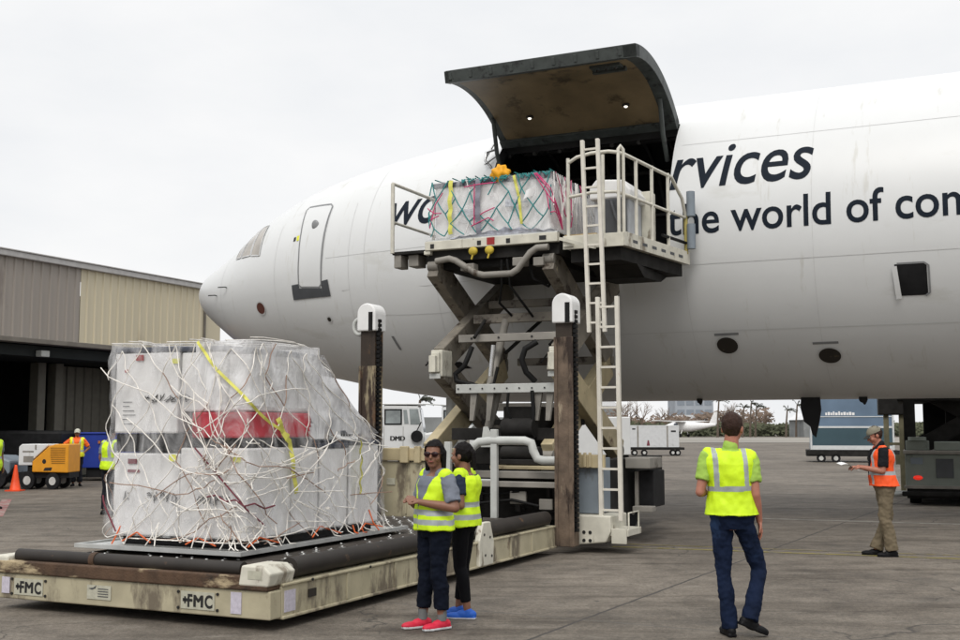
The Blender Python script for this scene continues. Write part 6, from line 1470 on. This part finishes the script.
def bare_tree(x, y, h, label, seed):
    t = thing('bare_tree', label, 'tree', (x, y, 0), 0, 'storm stripped trees'); rg = random.Random(seed); k = MB(); tw = MB()
    k.tube([(x, y, 0), (x + .1, y, h * .3), (x + .05, y, h * .5)], [.28, .2, .14], 8); k.build('trunk', M['bark'], t)
    def br(p, d, L_, r, n):
        q = p + d * L_; tw.tube([p, p.lerp(q, .5) + Vector((rg.uniform(-.1, .1), 0, .05)), q], [r, r * .8, r * .5], 5, False)
        if n: 
            for _ in range(rg.choice((2, 3))): br(p.lerp(q, rg.uniform(.5, 1)), (d + Vector((rg.uniform(-.8, .8), rg.uniform(-.6, .6), rg.uniform(-.1, .6)))).normalized(), L_ * rg.uniform(.55, .8), r * .55, n - 1)
    for _ in range(6): br(Vector((x, y, h * rg.uniform(.3, .5))), Vector((rg.uniform(-.8, .8), rg.uniform(-.5, .5), 1)).normalized(), h * .28, .10, 3)
    tw.build('crown', M['twig'], t); return t
bare_tree(-14.6, 108, 4.9, 'thin bare tree standing near the end of the low grey wall', 3)
for i, (x, y, h, l) in enumerate(((27.5, 222, 7.0, 'bare brown tree nearest the pale container dolly in the far brush'), (32.0, 226, 7.5, 'tallest bare brown tree, beside the grey office block'), (36.5, 224, 6.2, 'bare brown tree just behind the parked propeller plane'), (50.0, 230, 6.5, 'bare brown tree between the office block and the palms'), (58.0, 232, 5.6, 'small bare tree beyond the low palm by the white tent'), (29.6, 228, 6.6, 'bare twiggy tree between the two taller trees near the container dolly'))): bare_tree(x, y, h, l, 20 + i)
def palm(x, y, h, label, seed, nf=8, wind=.9, fl=2.0):
    t = thing('palm_tree', label, 'palm tree', (x, y, 0), 0, 'wind torn palm trees'); rg = random.Random(seed); k = MB()
    k.tube([(x, y, 0), (x + .1, y, h * .5), (x + .35, y, h)], [.22, .17, .13], 8); k.build('trunk', M['bark'], t); f = MB()
    top = Vector((x + .35, y, h))
    for i in range(nf):
        a = rg.uniform(0, 2 * pi); d = Vector((cos(a) + wind, sin(a) * .8, rg.uniform(.1, .9))).normalized(); L_ = fl * rg.uniform(.7, 1.1); P = [top + d * L_ * s - Vector((0, 0, 1)) * L_ * .45 * s * s for s in (0, .25, .5, .75, 1)]
        f.tube(P, .04, 4, False)
        for s in range(1, 5):
            for e in range(3):
                c = P[s - 1].lerp(P[s], e / 3); dn = Vector((rg.uniform(-.3, .5), rg.uniform(-.3, .3), -.55 * rg.uniform(.6, 1.2))) * fl * .22; f.add([c, c + d * .22, c + dn], [(0, 1, 2)])
    f.build('crown', M['frond'], t)
palm(-6.55, 118, 4.6, 'lone palm with wind torn fronds behind the tow tractors', 1, 10, .8, 1.7)
for i, (x, y, h, l) in enumerate(((42.7, 205, 6.6, 'lone palm closest to the parked propeller plane'), (47.2, 205, 5.4, 'short palm between the parked propeller plane and the tallest palm'), (50.2, 212, 6.3, 'tallest of the far palms in the row before the brush'), (51.9, 215, 5.7, 'palm with few fronds standing close beside the tallest far palm'), (55.8, 208, 5.0, 'lowest palm, standing alone near the white tent roof'), (59.3, 214, 6.0, 'palm nearest the blue container'))): palm(x, y, h, l, 40 + i, 9, .7, 2.0)
def brush(name, x0, x1, y0, y1, h, n, m, label, size, seed, lowcut=0.):
    rg = random.Random(seed); k = MB()
    for _ in range(n):
        x = rg.uniform(x0, x1); y = rg.uniform(y0, y1); hh = h * (.62 + .38 * mnoise.noise(Vector((x * .16, y * .1, seed))) + .16 * mnoise.noise(Vector((x * .7, 3, seed)))); z = lowcut + (hh - lowcut) * rg.random() ** .8
        a = rg.uniform(0, pi); s = size * rg.uniform(.5, 1.3); d = Vector((cos(a), .5 * sin(a), rg.uniform(-.6, .9))).normalized() * s; e = Vector((-.3 * sin(a), .4, .8)).normalized() * s * .5
        c = Vector((x, y, z)); k.add([c - d, c + e * .8, c + d, c - e], [(0, 1, 2, 3)])
    return k.build(name, M[m], None, (0, 0, 0), 0, 0, label, 'undergrowth', None, 'stuff')
brush('hedge', 22, 92, 226, 234, 4.0, 9000, 'leafolive', 'dark olive scrub along the far edge of the apron', .55, 2)
brush('scrub', 22, 60, 232, 240, 7.2, 3600, 'twig', 'brown leafless scrub rising behind the olive hedge', .45, 5, 2.)
brush('treeline', -120, 22, 250, 262, 4.2, 5200, 'twig', 'brown tree line on the horizon behind the hangar', .7, 8); brush('treeline', 90, 210, 250, 262, 4.2, 3600, 'leafolive', 'olive tree line on the horizon behind the belly loader', .7, 9)
ofc = thing('office_block', 'grey blue office block rising behind the bare far trees', 'building', (57, 300, 0))
k = MB(); k.box(51.5, 61.5, 300, 312, 0, 10.4); ob = k.build('wall', M['office'], ofc)
for r_ in range(3):
    for c_ in range(4): k = MB(); k.box(52.0 + c_ * 2.4, 53.9 + c_ * 2.4, 299.95, 299.99, 2.0 + r_ * 2.8, 3.7 + r_ * 2.8); k.build('window', M['officeglass'], ob)
k = MB(); k.box(51.2, 61.8, 299.8, 312.2, 10.4, 10.8); k.build('roof', M['farwhite'], ofc)
def tent(x0, x1, y, z0, z1, label):
    t = thing('storage_tent', label, 'tent', ((x0 + x1) / 2, y, 0), 0, 'white roofed sheds far away')
    k = MB(); k.box(x0, x1, y, y + 10, 0, z0); k.build('wall', M['farwall'], t); xm = (x0 + x1) / 2
    k = MB(); k.prism([(x0 - .4, z0), (x1 + .4, z0), (xm + (x1 - x0) * .2, z1), (xm - (x1 - x0) * .2, z1)], lambda a, c: (a, y - .3, c), lambda a, c: (a, y + 10.3, c)); k.build('roof', M['farwhite'], t)
tent(40.5, 47.5, 238, 3.1, 4.4, 'white domed shed right behind the parked propeller plane')
tent(60.2, 65.5, 212, 3.2, 4.5, 'white tent roof beside the blue container, far off')
tent(30, 40, 330, 8.0, 11., 'pale low shed roof beyond the bare trees, furthest of the sheds')
wl_ = MB(); wl_.box(-19, 9, 112, 112.4, 0, 2.75)
wl_.build('perimeter_wall', M['farwall'], None, (-5, 112, 0), 0, 0, 'low grey wall crossing the apron behind the white tow tractors', 'wall')
hut = thing('guard_hut', 'small white hut with a dark barred window before the low grey wall', 'hut', (-12, 100, 0))
k = MB(); k.box(-12.6, -9.0, 100, 102.5, 0, 2.1); hw = k.build('wall', M['white'], hut); k = MB(); k.box(-12.75, -8.85, 99.8, 102.7, 2.1, 2.25); k.build('roof', M['farwhite'], hut)
k = MB(); k.box(-12.2, -11.2, 99.96, 99.99, 1.0, 1.95); wn_ = k.build('window', M['black'], hw)
for i in range(4): k = MB(); k.box(-12.05 + i * .24, -12.0 + i * .24, 99.93, 99.955, 1.0, 1.95); k.build('bar', M['pipe'], wn_)
